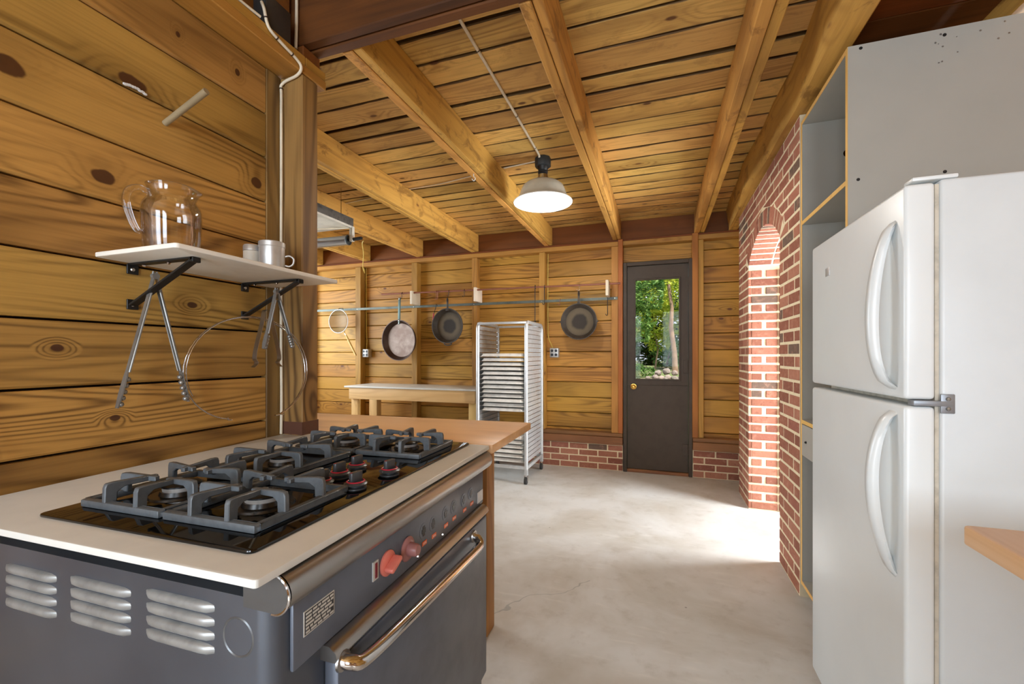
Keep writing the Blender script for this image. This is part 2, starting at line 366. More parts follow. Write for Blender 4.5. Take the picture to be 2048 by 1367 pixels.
def rounded(x0, x1, y0, y1, r, n=5):
    return arc(x1 - r, y0 + r, r, -90, 0, n) + arc(x1 - r, y1 - r, r, 0, 90, n) + arc(x0 + r, y1 - r, r, 90, 180, n) + arc(x0 + r, y0 + r, r, 180, 270, n)
def curve(ctrl, n=8):   # Catmull-Rom through control points
    P = [Vector(c) for c in ctrl]; P = [P[0] * 2 - P[1]] + P + [P[-1] * 2 - P[-2]]; out = []
    for i in range(1, len(P) - 2):
        for k in range(n):
            t = k / n; a, b, c, d = P[i - 1:i + 3]
            out.append(.5 * ((2 * b) + (c - a) * t + (2 * a - 5 * b + 4 * c - d) * t * t + (3 * b - a - 3 * c + d) * t ** 3))
    return out + [P[-2]]
YROT = Matrix.Rotation(R(90), 4, 'X')     # local z -> world -y

# ================================================================== SETTING
struct(box(-5.2, 3.2, -2.5, 4.75, -.08, 0).build('floor', 'concrete'), 'grey-beige worn concrete floor')

# ---- ceiling: dark deck, planks running left-right, joists running front-back
ceil = struct(box(-5.2, 3.2, -2.5, 4.85, 2.652, 2.80).build('ceiling', 'dark_gap'), 'pine plank ceiling carried on exposed joists')
ys = [1.83 - .172 * k for k in range(25, 0, -1)] + [1.83, 1.997, 2.18, 2.32, 2.503, 2.67, 2.843, 3.01, 3.178, 3.364, 3.499]
while ys[-1] < 4.60: ys.append(ys[-1] + random.choice((.15, .165, .13)))
ys[-1] = 4.74
for i in range(len(ys) - 1):
    a, b = ys[i], ys[i + 1]; g = random.choice((.004, .005, .007, .009))
    if abs(a - 2.18) < .01: g2 = .022
    elif abs(a - 3.01) < .01 or abs(a - 1.83 + .172) < .01 or abs(a - 2.32) < .01: g2 = .014
    else: g2 = g
    c = .004
    pr = [(a + g2, 2.645), (a + g2, 2.62 + c), (a + g2 + c, 2.62), (b - g - c, 2.62), (b - g, 2.62 + c), (b - g, 2.645)]
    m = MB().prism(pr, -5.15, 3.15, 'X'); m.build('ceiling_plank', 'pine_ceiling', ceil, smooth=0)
def joist(x0, x1, y0, y1, z0=2.42, mat='pine_joist', split=True):
    m = MB(); xm = (x0 + x1) / 2 + .004
    o = box(x0, xm - .0015, y0, y1, z0, 2.619).build('joist', mat, ceil, bevel=.004, seg=1)
    o2 = box(xm + .0015, x1, y0, y1, z0 + .003, 2.619).build('joist', mat, ceil, bevel=.004, seg=1)
for x0, x1 in ((-4.36, -4.27), (-3.60, -3.51), (-2.83, -2.74), (-2.09, -2.00), (-1.205, -1.115), (-.46, -.375), (.33, .425), (1.18, 1.26), (1.95, 2.03)):
    joist(x0, x1, 1.405 if x0 < -.4 else -2.4, 4.62)
# the rougher hewn joist next to the brick wall
m = MB(); n = 26
for i in range(n):
    y0 = -2.4 + (4.62 + 2.4) * i / n; y1 = -2.4 + (4.62 + 2.4) * (i + 1) / n
    wob = lambda y: (.012 * math.sin(y * 3.1) + .007 * math.sin(y * 8.3 + 1))
    vs = []
    for y in (y0, y1):
        k = wob(y); vs += [(.60 + k, y, 2.619), (.612 + k * 1.6, y, 2.44 + k * .4), (.628 + k * .6, y, 2.418), (.712, y, 2.418), (.722, y, 2.43), (.722, y, 2.619)]
    m.add(vs, [(q, (q + 1) % 6, 6 + (q + 1) % 6, 6 + q) for q in range(6)] + ([(5, 4, 3, 2, 1, 0)] if i == 0 else []) + ([(6, 7, 8, 9, 10, 11)] if i == n - 1 else []))
m.build('joist', 'pine_joist', ceil)
box(-1.42, -.372, 1.315, 1.356, 2.424, 2.619).build('header_beam', 'pine_header', ceil, bevel=.004, seg=1)
box(-1.42, -.372, 1.360, 1.403, 2.42, 2.619).build('header_beam', 'pine_header', ceil, bevel=.004, seg=1)
box(-.70, -.625, 1.24, 1.314, 2.43, 2.619).build('joist', 'pine_joist', ceil, bevel=.004, seg=1)
box(.73, 3.1, 2.30, 2.40, 2.42, 2.619).build('header_beam', 'rim_wood', ceil, bevel=.004, seg=1)
box(.73, 3.1, 1.60, 1.70, 2.42, 2.619).build('header_beam', 'rim_wood', ceil, bevel=.004, seg=1)

for y in (1.02, 1.32, 1.72, 2.02, 2.42, 2.72): box(.725, 2.2, y, y + (.29 if y not in (1.32, 2.02) else .27), 2.50, 2.53).build('added_shade_board', 'rim_wood', ceil)  # dark boards added to stand in for the unlit ceiling here

# ---- left wall: horizontal boards, post, plate
wl = struct(box(-1.46, -1.414, -2.45, 1.27, 0, 2.36).build('wall_left', 'dark_gap'), 'left wall of wide horizontal pine boards')
zs = [.0, .15, .312, .474, .638, .803, .967, 1.130, 1.297, 1.459, 1.619, 1.782, 1.949, 2.112, 2.284]
for a, b in zip(zs[:-1], zs[1:]):
    c = .006
    pr = [(-1.412, a + .003), (-1.39 - c, a + .003), (-1.39, a + .003 + c), (-1.39, b - .003 - .002), (-1.39 - .002, b - .003), (-1.412, b - .003)]
    MB().prism([(z, x) for x, z in pr][::-1], -2.45, 1.213, 'Y').build('board', 'pine_left_wall', wl, smooth=0)
box(-1.45, -1.388, 1.215, 1.279, 0, 2.284).build('stud', 'pine_post', wl, bevel=.003, seg=1)
box(-1.374, -1.285, 1.281, 1.362, 0, 2.284).build('post', 'pine_post', wl, bevel=.004, seg=1)
box(-1.4, -1.375, 1.281, 1.362, 0, 2.284).build('post', 'pine_post', wl, bevel=.004, seg=1)
box(-1.45, -1.283, -2.4, 1.405, 2.286, 2.321).build('top_plate', 'pine_plate_left', wl, bevel=.003, seg=1)
box(-1.45, -1.286, -2.4, 1.300, 2.322, 2.358).build('top_plate', 'pine_plate_left', wl, bevel=.003, seg=1)
box(-1.45, -1.286, 1.301, 1.405, 2.322, 2.358).build('top_plate', 'pine_plate_left', wl, bevel=.003, seg=1)
box(-1.40, -1.364, -2.4, 1.30, 2.36, 2.615).build('rim_board', 'rim_wood', wl, bevel=.003, seg=1)
box(-1.42, -1.31, 1.312, 1.40, 2.36, 2.418).build('shim_block', 'rim_wood', wl, bevel=.003, seg=1)
box(-1.392, -1.284, 1.2800, 1.3635, .907, .955).build('stain_band', 'stain_dark', wl, smooth=0)
# pale filler pushed into the split above the knot
m = MB()
for i in range(9):
    m.sphere((-1.389, .768 + i * .006, 1.957 + .003 * math.sin(i * .39) + random.uniform(-.002, .002)), .0065, 6, (.5, 1, .7))
m.build('knot_filler', 'paper_white', wl)

# ---- back wall: boards behind studs on a low brick base
wb = struct(box(-5.2, -.34, 4.73, 4.80, 0, 2.65).build('wall_back', 'dark_gap'), 'back wall of horizontal boards behind exposed studs')
box(.31, 3.2, 4.73, 4.80, 0, 2.65).build('backing', 'dark_gap', wb); box(-.34, .31, 4.73, 4.80, 2.17, 2.65).build('backing', 'dark_gap', wb)
def bboards(x0, x1, z0, z1, first):
    z = first; prev = z0
    lines = [z0]
    while z < z1 - .03:
        if z > z0 + .03: lines.append(z)
        z += .167
    lines.append(z1)
    for a, b in zip(lines[:-1], lines[1:]):
        c = .005
        pr = [(a + .003, 4.724), (a + .003, 4.70 + c), (a + .003 + c, 4.70), (b - .003 - c, 4.70), (b - .003, 4.70 + c), (b - .003, 4.724)]
        MB().prism([(y, z) for z, y in pr][::-1], x0, x1, 'X').build('board', 'pine_back_wall', wb, smooth=0)
STUDS = [(-4.55, -4.47), (-3.735, -3.652), (-2.895, -2.817), (-2.078, -2.017), (-1.262, -1.197), (-.474, -.404)]
for i in range(len(STUDS) - 1): bboards(STUDS[i][0] + .03, STUDS[i + 1][0] + .029, .36, 2.36, .36 + .055 + .012 * (i % 2))
bboards(-5.15, -4.521, .36, 2.36, .42)
bboards(.35, 1.9, .36, 2.36, .43); bboards(-.42, .349, 2.19, 2.36, 2.5)
for x0, x1 in STUDS: box(x0, x1, 4.602, 4.698, .395, 2.352).build('stud', 'pine_stud', wb, bevel=.003, seg=1)
box(-.403, -.357, 4.585, 4.698, .395, 2.418).build('stud', 'orange_stud', wb, bevel=.003, seg=1)
box(.312, .366, 4.585, 4.698, .395, 2.418).build('stud', 'orange_stud', wb, bevel=.003, seg=1)
box(.368, .416, 4.602, 4.698, .395, 2.352).build('stud', 'pine_stud', wb, bevel=.003, seg=1)
box(-5.15, -.404, 4.595, 4.70, 2.354, 2.40).build('top_plate', 'pine_plate', wb, bevel=.003, seg=1)
box(-.356, .311, 4.595, 4.70, 2.354, 2.40).build('top_plate', 'pine_plate', wb, bevel=.003, seg=1)
box(.367, 2.2, 4.595, 4.70, 2.354, 2.40).build('top_plate', 'pine_plate', wb, bevel=.003, seg=1)
box(-5.15, 2.2, 4.605, 4.70, 2.401, 2.418).build('top_plate', 'rim_wood', wb, bevel=.002, seg=1)
box(-5.15, 3.0, 4.63, 4.70, 2.42, 2.618).build('rim_board', 'rim_wood', wb)
for a, b in ((-5.15, -.358), (.316, 2.0)):
    box(a, b, 4.575, 4.70, .272, .352).build('sill_plate', 'sill_wood', wb, bevel=.004, seg=1)
    box(a, b, 4.59, 4.70, .354, .393).build('sill_plate', 'sill_wood', wb, bevel=.004, seg=1)
    box(a, b, 4.603, 4.73, 0, .270).build('base_mortar', 'mortar', wb)
BR = MB().box(-.0975, .0975, 0, .012, -.0285, .0285).mesh('brick', 'brick', bevel=.004, seg=1)
BRH = MB().box(-.0455, .0455, 0, .012, -.0285, .0285).mesh('brick', 'brick', bevel=.004, seg=1)
def base_bricks(a, b):
    for k in range(4):
        z = .0335 + k * .0672; x = a if k % 2 else a - .1
        while x < b:
            x0, x1 = max(x + .006, a), min(x + .199, b)
            if x1 - x0 > .03:
                dy = random.uniform(-.0015, .001)
                box(x0, x1, 4.60 + dy, 4.618, z - .0285, z + .0285).build('brick', 'brick', wb, bevel=.004, seg=1)
            x += .205
base_bricks(-1.95, -.36); base_bricks(.318, 1.1)

# ---- brick wall on the right with its arch
AY, HS, RISE, ZS = 3.34, .46, .175, 1.91
AR = (HS * HS + RISE * RISE) / (2 * RISE); AZ = ZS + RISE - AR
FX, TH = .668, .335
def arc_z(y, r=AR): return AZ + math.sqrt(max(r * r - (y - AY) ** 2, 0))
m = MB()
mx0, mx1 = FX + .0012, FX + TH - .004
m.box(mx0, mx1, 2.503, AY - HS - .002, 0, 2.416); m.box(mx0, mx1, AY + HS + .0025, 4.225, 0, 2.416)
N = 24; y0s = [AY - HS - .006 + (2 * HS + .012) * i / N for i in range(N + 1)]
for a, b in zip(y0s[:-1], y0s[1:]):
    za, zb = arc_z(a, AR + .003), arc_z(b, AR + .003)
    m.add([(mx0, a, za), (mx1, a, za), (mx1, b, zb), (mx0, b, zb), (mx0, a, 2.416), (mx1, a, 2.416), (mx1, b, 2.416), (mx0, b, 2.416)],
          [(0, 3, 2, 1), (4, 5, 6, 7), (0, 1, 5, 4), (1, 2, 6, 5), (2, 3, 7, 6), (3, 0, 4, 7)])
wr = struct(m.build('wall_right', 'mortar', smooth=0), 'red brick wall with an arched opening')
RO = AR + .105
def ring_w(z):   # half-width of the outer ring at height z
    if z < ZS - .02: return HS
    q = RO * RO - (z - AZ) ** 2
    return math.sqrt(q) if q > 0 else 0
CH = .0672
for k in range(36):
    z0, z1 = k * CH + .007, k * CH + .0600
    if z1 > 2.415: z1 = 2.413
    segs = []
    if z0 < 1.93: wlo = whi = HS
    if z1 <= ZS + .0: segs = [(2.505, AY - HS, AY - HS, 0), (AY + HS, 4.22, 4.22, 1)]
    lo, hi = max(ring_w(z0), 0), max(ring_w(z1), 0)
    if k * CH < ZS - .03: lo = hi = HS
    y = 2.505 - (.1 if k % 2 else 0) - .01 * (k % 3)
    while y < 4.22:
        a, b = y + .007, y + .1980
        a, b = max(a, 2.505), min(b, 4.22)
        y += .205
        if b - a < .025: continue
        ext = .008 if (lo != HS) else 0
        def cut(a, b):   # pieces of the brick left and right of the arch at its lower / upper edge
            res = []
            if hi <= 0.001 and lo <= .001: return [(a, b, a, b)]
            la, lb = AY - lo - ext, AY - hi - ext
            if a < max(la, lb) - .02: res.append((a, min(b, la), a, min(b, lb)))
            ra, rb_ = AY + lo + ext, AY + hi + ext
            if b > min(ra, rb_) + .02: res.append((max(a, ra), b, max(a, rb_), b))
            return res
        for (p0, p1, q0, q1) in cut(a, b):
            if p1 < p0 + .004: p1 = p0 + .004
            if p0 > p1 - .004: p0 = p1 - .004
            if max(p1 - p0, q1 - q0) < .022: continue
            dx = random.uniform(-.0018, .0004)
            poly = [(p0, z0), (p1, z0), (q1, z1), (q0, z1)]
            pm = MB().prism(poly, FX + dx, FX + .02, 'X'); pm.build('brick', 'brick', wr, bevel=.0022, seg=1)
    # the far jamb of the arch, facing the room
    if z1 < ZS + .01:
        cuts = ((.0, .200), (.210, TH)) if k % 2 == 0 else ((.0, .094), (.120, .200), (.210, TH))
        for c0, c1 in cuts:
            dy = random.uniform(-.002, .003); pj = -.012 if c0 > .2 else 0
            box(FX + max(c0, .0205), FX + c1, AY + HS - .001 + dy + pj, AY + HS + .02, z0, z1).build('jamb_brick', 'brick', wr, bevel=.0035, seg=1)
            box(FX + max(c0, .0205), FX + c1, AY - HS - .02, AY - HS + .001 - dy, z0, z1).build('jamb_brick', 'brick', wr, bevel=.0035, seg=1)
box(.86, 1.0, 4.226, 4.60, 0, 2.416).build('light_block_wall', 'mortar', wr)  # unseen wall added to block side light passing behind the pier
half = math.asin(HS / AR); NV = 17
for i in range(NV):
    a0 = -half + 2 * half * i / NV; a1 = -half + 2 * half * (i + 1) / NV; g = .0065
    for x0, x1 in ((FX - .002, FX + .155), (FX + .165, FX + TH)):
        poly = []
        for r_, s_ in ((AR, 1), (RO, 1), (RO, -1), (AR, -1)):
            aa = (a1 - g / r_) if s_ > 0 else (a0 + g / r_)
            poly.append((AY + r_ * math.sin(aa), AZ + r_ * math.cos(aa)))
        MB().prism(poly[::-1], x0 + random.uniform(-.002, .002), x1, 'X').build('arch_brick', 'brick', wr, bevel=.003, seg=1)

# ---- walls the camera cannot see, with windows added to light the room
def holed(name, label, axis, c0, c1, a0, a1, z1, hole, mat='pine_back_wall'):
    h0, h1, k0, k1 = hole; m = MB()
    for p0, p1, q0, q1 in ((a0, h0, 0, z1), (h1, a1, 0, z1), (h0, h1, 0, k0), (h0, h1, k1, z1)):
        if p1 - p0 < .001 or q1 - q0 < .001: continue
        m.box(p0, p1, c0, c1, q0, q1) if axis == 'X' else m.box(c0, c1, p0, p1, q0, q1)
    return struct(m.build(name, mat), label)
holed('wall_front', 'rear wall behind the viewpoint with an added glazed door and window', 'X', -2.5, -2.42, -5.2, -.30, 2.65, (-1.48, -.42, .10, 2.3))
holed('wall_front_right', 'right part of the rear wall behind the viewpoint', 'X', -2.5, -2.42, -.30, 3.2, 2.65, (.05, 1.25, .88, 2.36))
holed('wall_far_left', 'far left wall with an added window', 'Y', -5.2, -5.12, -2.5, 4.75, 2.65, (1.85, 4.15, 1.0, 2.3))
holed('wall_outer', 'outer wall beyond the brick arch with an added tall glazed opening', 'Y', 2.22, 2.30, -2.5, 4.75, 2.65, (2.82, 3.67, .15, 1.95))
def wframe(name, axis, c, a0, a1, z0, z1, label):
    m = MB(); t = .05
    for p0, p1, q0, q1 in ((a0, a1, z0, z0 + t), (a0, a1, z1 - t, z1), (a0, a0 + t, z0 + t, z1 - t), (a1 - t, a1, z0 + t, z1 - t), ((a0 + a1) / 2 - .02, (a0 + a1) / 2 + .02, z0 + t, z1 - t)):
        m.box(p0, p1, c - .03, c + .03, q0, q1) if axis == 'X' else m.box(c - .03, c + .03, p0, p1, q0, q1)
    return struct(m.build(name, 'white_laminate'), label)
wframe('window_added_1', 'X', -2.46, .05, 1.25, .88, 2.36, 'added white framed window behind the viewpoint')
wframe('window_added_4', 'X', -2.46, -1.48, -.42, .10, 2.3, 'added tall glazed door behind the viewpoint')
wframe('window_added_2', 'Y', -5.16, 1.85, 4.15, 1.0, 2.3, 'added white framed window in the far left wall')
wframe('window_added_3', 'Y', 2.26, 2.82, 3.67, .15, 1.95, 'added tall glazed opening beyond the arch')

# ---- door with a glass light
door = struct(box(-.312, .275, 4.615, 4.655, .035, .905).build('door_1', 'door_paint', bevel=.003, seg=1), 'dark brown painted door with a tall glass light')
GX0, GX1, GZ0, GZ1 = -.232, .192, .965, 1.985
box(-.312, GX0, 4.615, 4.655, .906, 2.130).build('stile', 'door_paint', door); box(GX1, .275, 4.615, 4.655, .906, 2.130).build('stile', 'door_paint', door)
box(GX0, GX1, 4.615, 4.655, GZ1, 2.130).build('rail', 'door_paint', door); box(GX0, GX1, 4.615, 4.655, .906, GZ0).build('rail', 'door_paint', door)
box(GX0, GX1, 4.633, 4.638, GZ0, GZ1).build('pane', 'window_glass', door)
for a, b, c, d in ((GX0 - .014, GX0 + .003, GZ0 - .014, GZ1 + .014), (GX1 - .003, GX1 + .014, GZ0 - .014, GZ1 + .014), (GX0, GX1, GZ0 - .014, GZ0 + .003), (GX0, GX1, GZ1 - .003, GZ1 + .014)):
    box(a, b, 4.606, 4.632, c, d).build('glazing_bead', 'door_paint', door, bevel=.003, seg=1)
for a, b, c, d in ((-.352, -.315, 0, 2.172), (.279, .313, 0, 2.172), (-.315, .279, 2.133, 2.172)):
    box(a, b, 4.588, 4.70, c, d).build('frame', 'door_paint', door, bevel=.003, seg=1)
box(-.315, .279, 4.600, 4.70, 0, .032).build('threshold', 'sill_wood', door, bevel=.003, seg=1)
for z0, z1, w_ in ((1.85, 1.99, .016), (1.03, 1.16, .04), (.21, .32, .05)):
    h = box(.268 - w_, .281, 4.609, 4.614, z0, z1).build('hinge', 'door_paint', door, bevel=.002, seg=1)
    MB().cyl((.277, 4.606, z0), (.277, 4.606, z1), .006, 10).build('hinge_pin', 'door_paint', h)
m = MB().lathe([(0, .062), (.014, .062), (.024, .056), (.027, .046), (.024, .036), (.012, .03), (.011, .012), (.030, .010), (.032, .004), (.032, 0), (0, 0)], 24, Matrix.Translation((-.250, 4.614, .885)) @ YROT)
kb = m.build('door_knob', 'brass', door); kb['label'] = 'round brass door knob'

# ================================================================== OUTSIDE
m = MB(); nx, ny = 14, 16
vs = []; fs = []
def gz(x, y): return -.12 + min(max(0, y - 6) / 4.5, 1) * .72 + max(0, y - 10.5) * .012 + .02 * math.sin(x * 1.7) * math.sin(y * 1.1) * min(1, max(0, y - 6))
for j in range(ny + 1):
    for i in range(nx + 1):
        x = -14 + 28 * i / nx; y = 4.85 + 25 * j / ny; vs.append((x, y, gz(x, y)))
fs = [(j * (nx + 1) + i, j * (nx + 1) + i + 1, (j + 1) * (nx + 1) + i + 1, (j + 1) * (nx + 1) + i) for j in range(ny) for i in range(nx)]
struct(m.add(vs, fs).build('ground', 'earth'), 'sloping ground of earth and low grass outside the door')
def leaves(c, rad, n, size, seed, hollow=.35):
    rnd = random.Random(seed); m = MB(); c = Vector(c)
    for i in range(n):
        while 1:
            d = Vector((rnd.uniform(-1, 1), rnd.uniform(-1, 1), rnd.uniform(-1, 1)))
            if hollow < d.length < 1: break
        cl = Vector((math.sin(d.x * 9 + seed), math.sin(d.y * 9), math.sin(d.z * 8 + seed))) * .10
        p = c + Vector(((d.x + cl.x) * rad[0], (d.y + cl.y) * rad[1], (d.z + cl.z) * rad[2]))
        e = Euler((rnd.uniform(-.9, .9), rnd.uniform(-.9, .9), rnd.uniform(0, 6.28))).to_matrix()
        s = size * rnd.uniform(.6, 1.3)
        q = [Vector((-1, 0, 0)), Vector((0, -.42, .1)), Vector((1, 0, -.1)), Vector((0, .42, .1))]
        m.add([p + e @ (v * s) for v in q], [(0, 1, 2, 3)])
    return m
def tree(name, label, base, trunk, crowns, mat, size, seed, group):
    base = (base[0], base[1], gz(base[0], base[1]) - .03)
    t = thing(name, label, 'tree' if 'tree' in name else 'shrub', base, group=group); b = Vector(base)
    MB().tube([Vector(q[0]) for q in trunk], 1, 8, rs=[q[1] for q in trunk]).build('trunk', 'bark', t, smooth=60)
    for k, (c, rad, n) in enumerate(crowns):
        o = leaves(c, rad, n, size, seed + k).build('foliage', mat, t, smooth=0, weld=False); o['kind'] = 'stuff'
g = 'trees and shrubs seen through the door glass'
tree('slender_tree', 'slender pale trunked tree standing behind the rock pile', (.49, 14.5), [((0, 0, 0), .095), ((-.03, 0, .7), .08), ((-.13, 0, 1.5), .07), ((-.10, 0, 2.1), .055), ((-.20, 0, 2.8), .05), ((-.1, 0, 5.2), .03)],
     [((-.1, .3, 3.2), (1.3, .8, 1.0), 2200)], 'leaf_bright', .085, 11, g)
tree('maple_tree', 'leafy green tree with low branches left of the slender trunk', (-1.15, 12.6), [((0, 0, 0), .06), ((.1, 0, 1.2), .05), ((.25, 0, 2.4), .035), ((.3, 0, 4), .02)],
     [((.45, 0, 2.5), (.95, .6, .8), 2600), ((.2, 0, 1.5), (.95, .6, .6), 1800), ((.6, .3, 3.4), (1.1, .8, .8), 1600)], 'leaf_mid', .075, 21, g)
tree('sapling_tree', 'yellow green sapling with bright leaves in the middle of the view', (-.15, 16.6), [((0, 0, 0), .03), ((.12, 0, .8), .028), ((-.05, 0, 1.6), .02), ((.1, 0, 2.6), .015)],
     [((.1, 0, 1.7), (.9, .6, .9), 2400), ((.7, 0, 2.6), (.9, .5, 1.1), 2000)], 'leaf_bright', .085, 31, g)
tree('understorey_shrub', 'low dark shrub under the trees beyond the rocks', (.25, 17.8), [((0, 0, 0), .03), ((.1, 0, .5), .025), ((.25, 0, 1.0), .015)],
     [((.4, 0, .6), (1.1, .5, .6), 2200)], 'leaf_mid', .08, 41, g)
tree('fern_shrub', 'low bright ferny shrub left of the rock pile', (-.75, 11.95), [((0, 0, 0), .012), ((.02, 0, .12), .008), ((.05, 0, .25), .005)], [((.1, 0, .20), (.55, .18, .20), 1300)], 'leaf_mid', .045, 51, g)
for k, (x, y, mt) in enumerate(((-2.3, 19.7, 'leaf_dark'), (-.3, 22.2, 'leaf_dark'), (1.8, 19.7, 'leaf_dark'), (4.1, 22.2, 'leaf_mid'), (-4.4, 22.2, 'leaf_mid'))):
    lab = ('dark woodland tree far left behind the maple', 'dark woodland tree straight behind the slender trunk', 'dark woodland tree right of the slender trunk',
           'green woodland tree at the right end of the wood', 'green woodland tree at the left end of the wood')[k]
    tree('woodland_tree', lab, (x, y), [((0, 0, 0), .14), ((.1, 0, 2.5), .11), ((0, 0, 6), .06)], [((0, 0, .9), (1.6, .9, 1.4), 4200), ((0, 0, 3.2), (1.8, 1.0, 1.8), 4200), ((0, 0, 6.4), (1.7, 1.0, 1.5), 900)], mt, .13, 60 + 7 * k, g)
rk = random.Random(5)
spots = [(-.07, .05, .085, 0, 'pale squat field stone at the left foot of the rock pile'), (.08, -.06, .075, 0, 'grey field stone second from the left at the foot of the rock pile'), (.235, .05, .085, 0, 'large grey field stone in the middle foot of the rock pile'),
         (.39, -.05, .075, 0, 'reddish field stone right of the middle at the foot of the rock pile'), (.54, .04, .08, 0, 'grey brown field stone at the right foot of the rock pile'),
         (.0, .28, .09, .10, 'flat slab stone in the upper left of the rock pile'), (.20, .27, .10, .14, 'tilted brown slab stone on top of the rock pile'), (.40, .27, .085, .10, 'rounded grey stone in the upper right of the rock pile'),
         (.56, .28, .07, .06, 'small dark stone at the upper right end of the rock pile'), (-.24, -.06, .06, 0, 'small pale stone lying left of the rock pile'), (.17, -.24, .055, 0, 'small stone lying in front of the rock pile')]
for k, (dx, dy, s, lift, lab) in enumerate(spots):
    x, y = dx - .02, 11.3 + dy
    bm = bmesh.new(); bmesh.ops.create_icosphere(bm, subdivisions=2, radius=s)
    for v in bm.verts: v.co *= 1 + .30 * (math.sin(v.co.x * 31 + k) * math.sin(v.co.y * 27 + k * 2) * math.cos(v.co.z * 29)); v.co.z *= .85
    me = bpy.data.meshes.new('rock'); bm.to_mesh(me); bm.free(); me.materials.append(M('stone'))
    o = place('rock', me, None, (x, y, gz(x, y) + s * .5 + lift), (rk.uniform(-.3, .3), rk.uniform(-.4, .4), rk.uniform(0, 6)))
    tag(o, lab, 'rock', 'stones of the rock pile outside the door')
o = leaves((-.72, 11.2, gz(-.72, 11.2) + .10), (.36, .4, .12), 520, .04, 91, 0).build('grass', 'moss', None, smooth=0, weld=False); o['kind'] = 'stuff'; tag(o, 'yellow green grass tufts left of the rock pile outside', 'grass')

# ================================================================== RANGE
RZ = R(1.6)
rg = thing('oven_range', 'grey steel commercial oven range under the white cooktop board', 'range', (-.538, .478, 0), RZ)
MB().prism(rounded(-.76, 0, 0, .845, .028, 6), .11, .848).build('body', 'range_side_flecked', rg)
for x in (-.70, -.06):
    for y in (.06, .78): MB().cyl((x, y, 0), (x, y, .112), .02, 12).build('foot', 'steel_dark', rg)
me = None
for gx0, gx1, zt in ((-.645, -.49, .812), (-.455, -.295, .818), (-.262, -.108, .826)):
    for k in range(4):
        z = zt - k * .0215 - .006; m = MB(); nseg = 10
        # a pressed louver: half-teardrop bulge, open along its lower edge
        prof = [(0, .009), (.006, .0078), (.0095, .003), (.0085, -.004), (.004, -.009), (0, -.0095)]
        vs = []; xs = []
        for i in range(nseg + 1):
            u = i / nseg; k_ = min(1, math.sin(math.pi * min(u, 1 - u) / .16 / 2) if min(u, 1 - u) < .16 else 1)
            xs.append((gx0 + (gx1 - gx0) * u, max(k_, .02)))
        for x, s_ in xs: vs += [(x, -q * s_ + .001, z + p_ * (.55 + .45 * s_)) for q, p_ in prof]
        L = len(prof)
        m.add(vs, [(i * L + j, i * L + j + 1, (i + 1) * L + j + 1, (i + 1) * L + j) for i in range(nseg) for j in range(L - 1)])
        m.build('louver', 'louver_metal', rg, smooth=50)
MB().lathe([(.027, 0), (.029, .0012), (.031, 0)], 32, Matrix.Translation((-.062, -.0002, .785)) @ YROT).build('knockout_ring', 'range_side', rg)
# bullnose rail
prof = [(-.05, .890), (0.0, .890)] + arc(.006, .861, .029, 85, -95, 10) + [(-.03, .832), (-.05, .840)]
MB().prism([(z, x) for x, z in prof], .004, .852, 'Y').build('bullnose', 'stainless', rg, smooth=50)
pr2 = [(-.05, .889)] + arc(.006, .861, .0275, 85, -95, 10) + [(-.05, .834)]
cp = MB().prism([(z, x) for x, z in pr2], -.002, .003, 'Y').build('bullnose_cap', 'range_side', rg)
MB().prism([(z, x) for x, z in pr2], .853, .858, 'Y').build('bullnose_cap', 'range_side', rg)
MB().tube([(x + .0005, -.0015, z) for x, z in arc(.006, .861, .029, 85, -95, 14)], .0022, 6).build('cap_rim', 'chrome', cp)
cpn = box(0, .008, .034, .838, .722, .836).build('control_panel', 'range_grey', rg, bevel=.003)
PX = .008
def plate(parent, name, y0, y1, z0, z1, mat, dx=.0012, x=PX): return box(x - .0005, x + dx, y0, y1, z0, z1).build(name, mat, parent, bevel=.0004, seg=1)
np_ = plate(rg, 'nameplate', .054, .124, .764, .804, 'plate_light'); np_['label'] = 'printed metal rating plate with rows of small text'
plate(np_, 'print_field', .056, .122, .766, .802, 'plate_dark', .0016)
rr = random.Random(3)
for row in range(6):
    y = .058
    while y < .115:
        wd = rr.uniform(.006, .018); y1 = min(y + wd, .1205)
        plate(np_, 'print_mark', y, y1, .7675 + row * .0058, .7675 + row * .0058 + .0038, 'plate_light', .0020); y = y1 + .0022
ind = plate(rg, 'indicator_light', .232, .250, .762, .800, 'plate_light', .003); plate(ind, 'indicator_lens', .238, .245, .766, .796, 'indicator_red', .0042)
XR = Matrix.Rotation(R(90), 4, 'Y')
T = Matrix.Translation((PX, .284, .776)) @ XR @ Matrix.Scale(.86, 4)
d1 = MB().lathe([(0, 0), (.030, 0), (.030, .004), (.026, .007), (0, .008)], 28, T).build('oven_dial', 'red_dial', rg); d1['label'] = 'coral red oven control dial with a finger grip'
MB().prism(rounded(-.007, .007, -.024, .024, .006), .006, .030, 'Z', T @ Matrix.Rotation(R(25), 4, 'Z')).build('dial_grip', 'red_dial', d1, bevel=.003)
T = Matrix.Translation((PX, .362, .772)) @ XR @ Matrix.Scale(.86, 4)
d2 = MB().lathe([(0, 0), (.031, 0), (.032, .003), (.028, .007), (.018, .008), (.016, .030), (.013, .034), (0, .034)], 28, T).build('thermostat_dial', 'rose_dial', rg); d2['label'] = 'dusty rose round thermostat dial'
SLOT = None
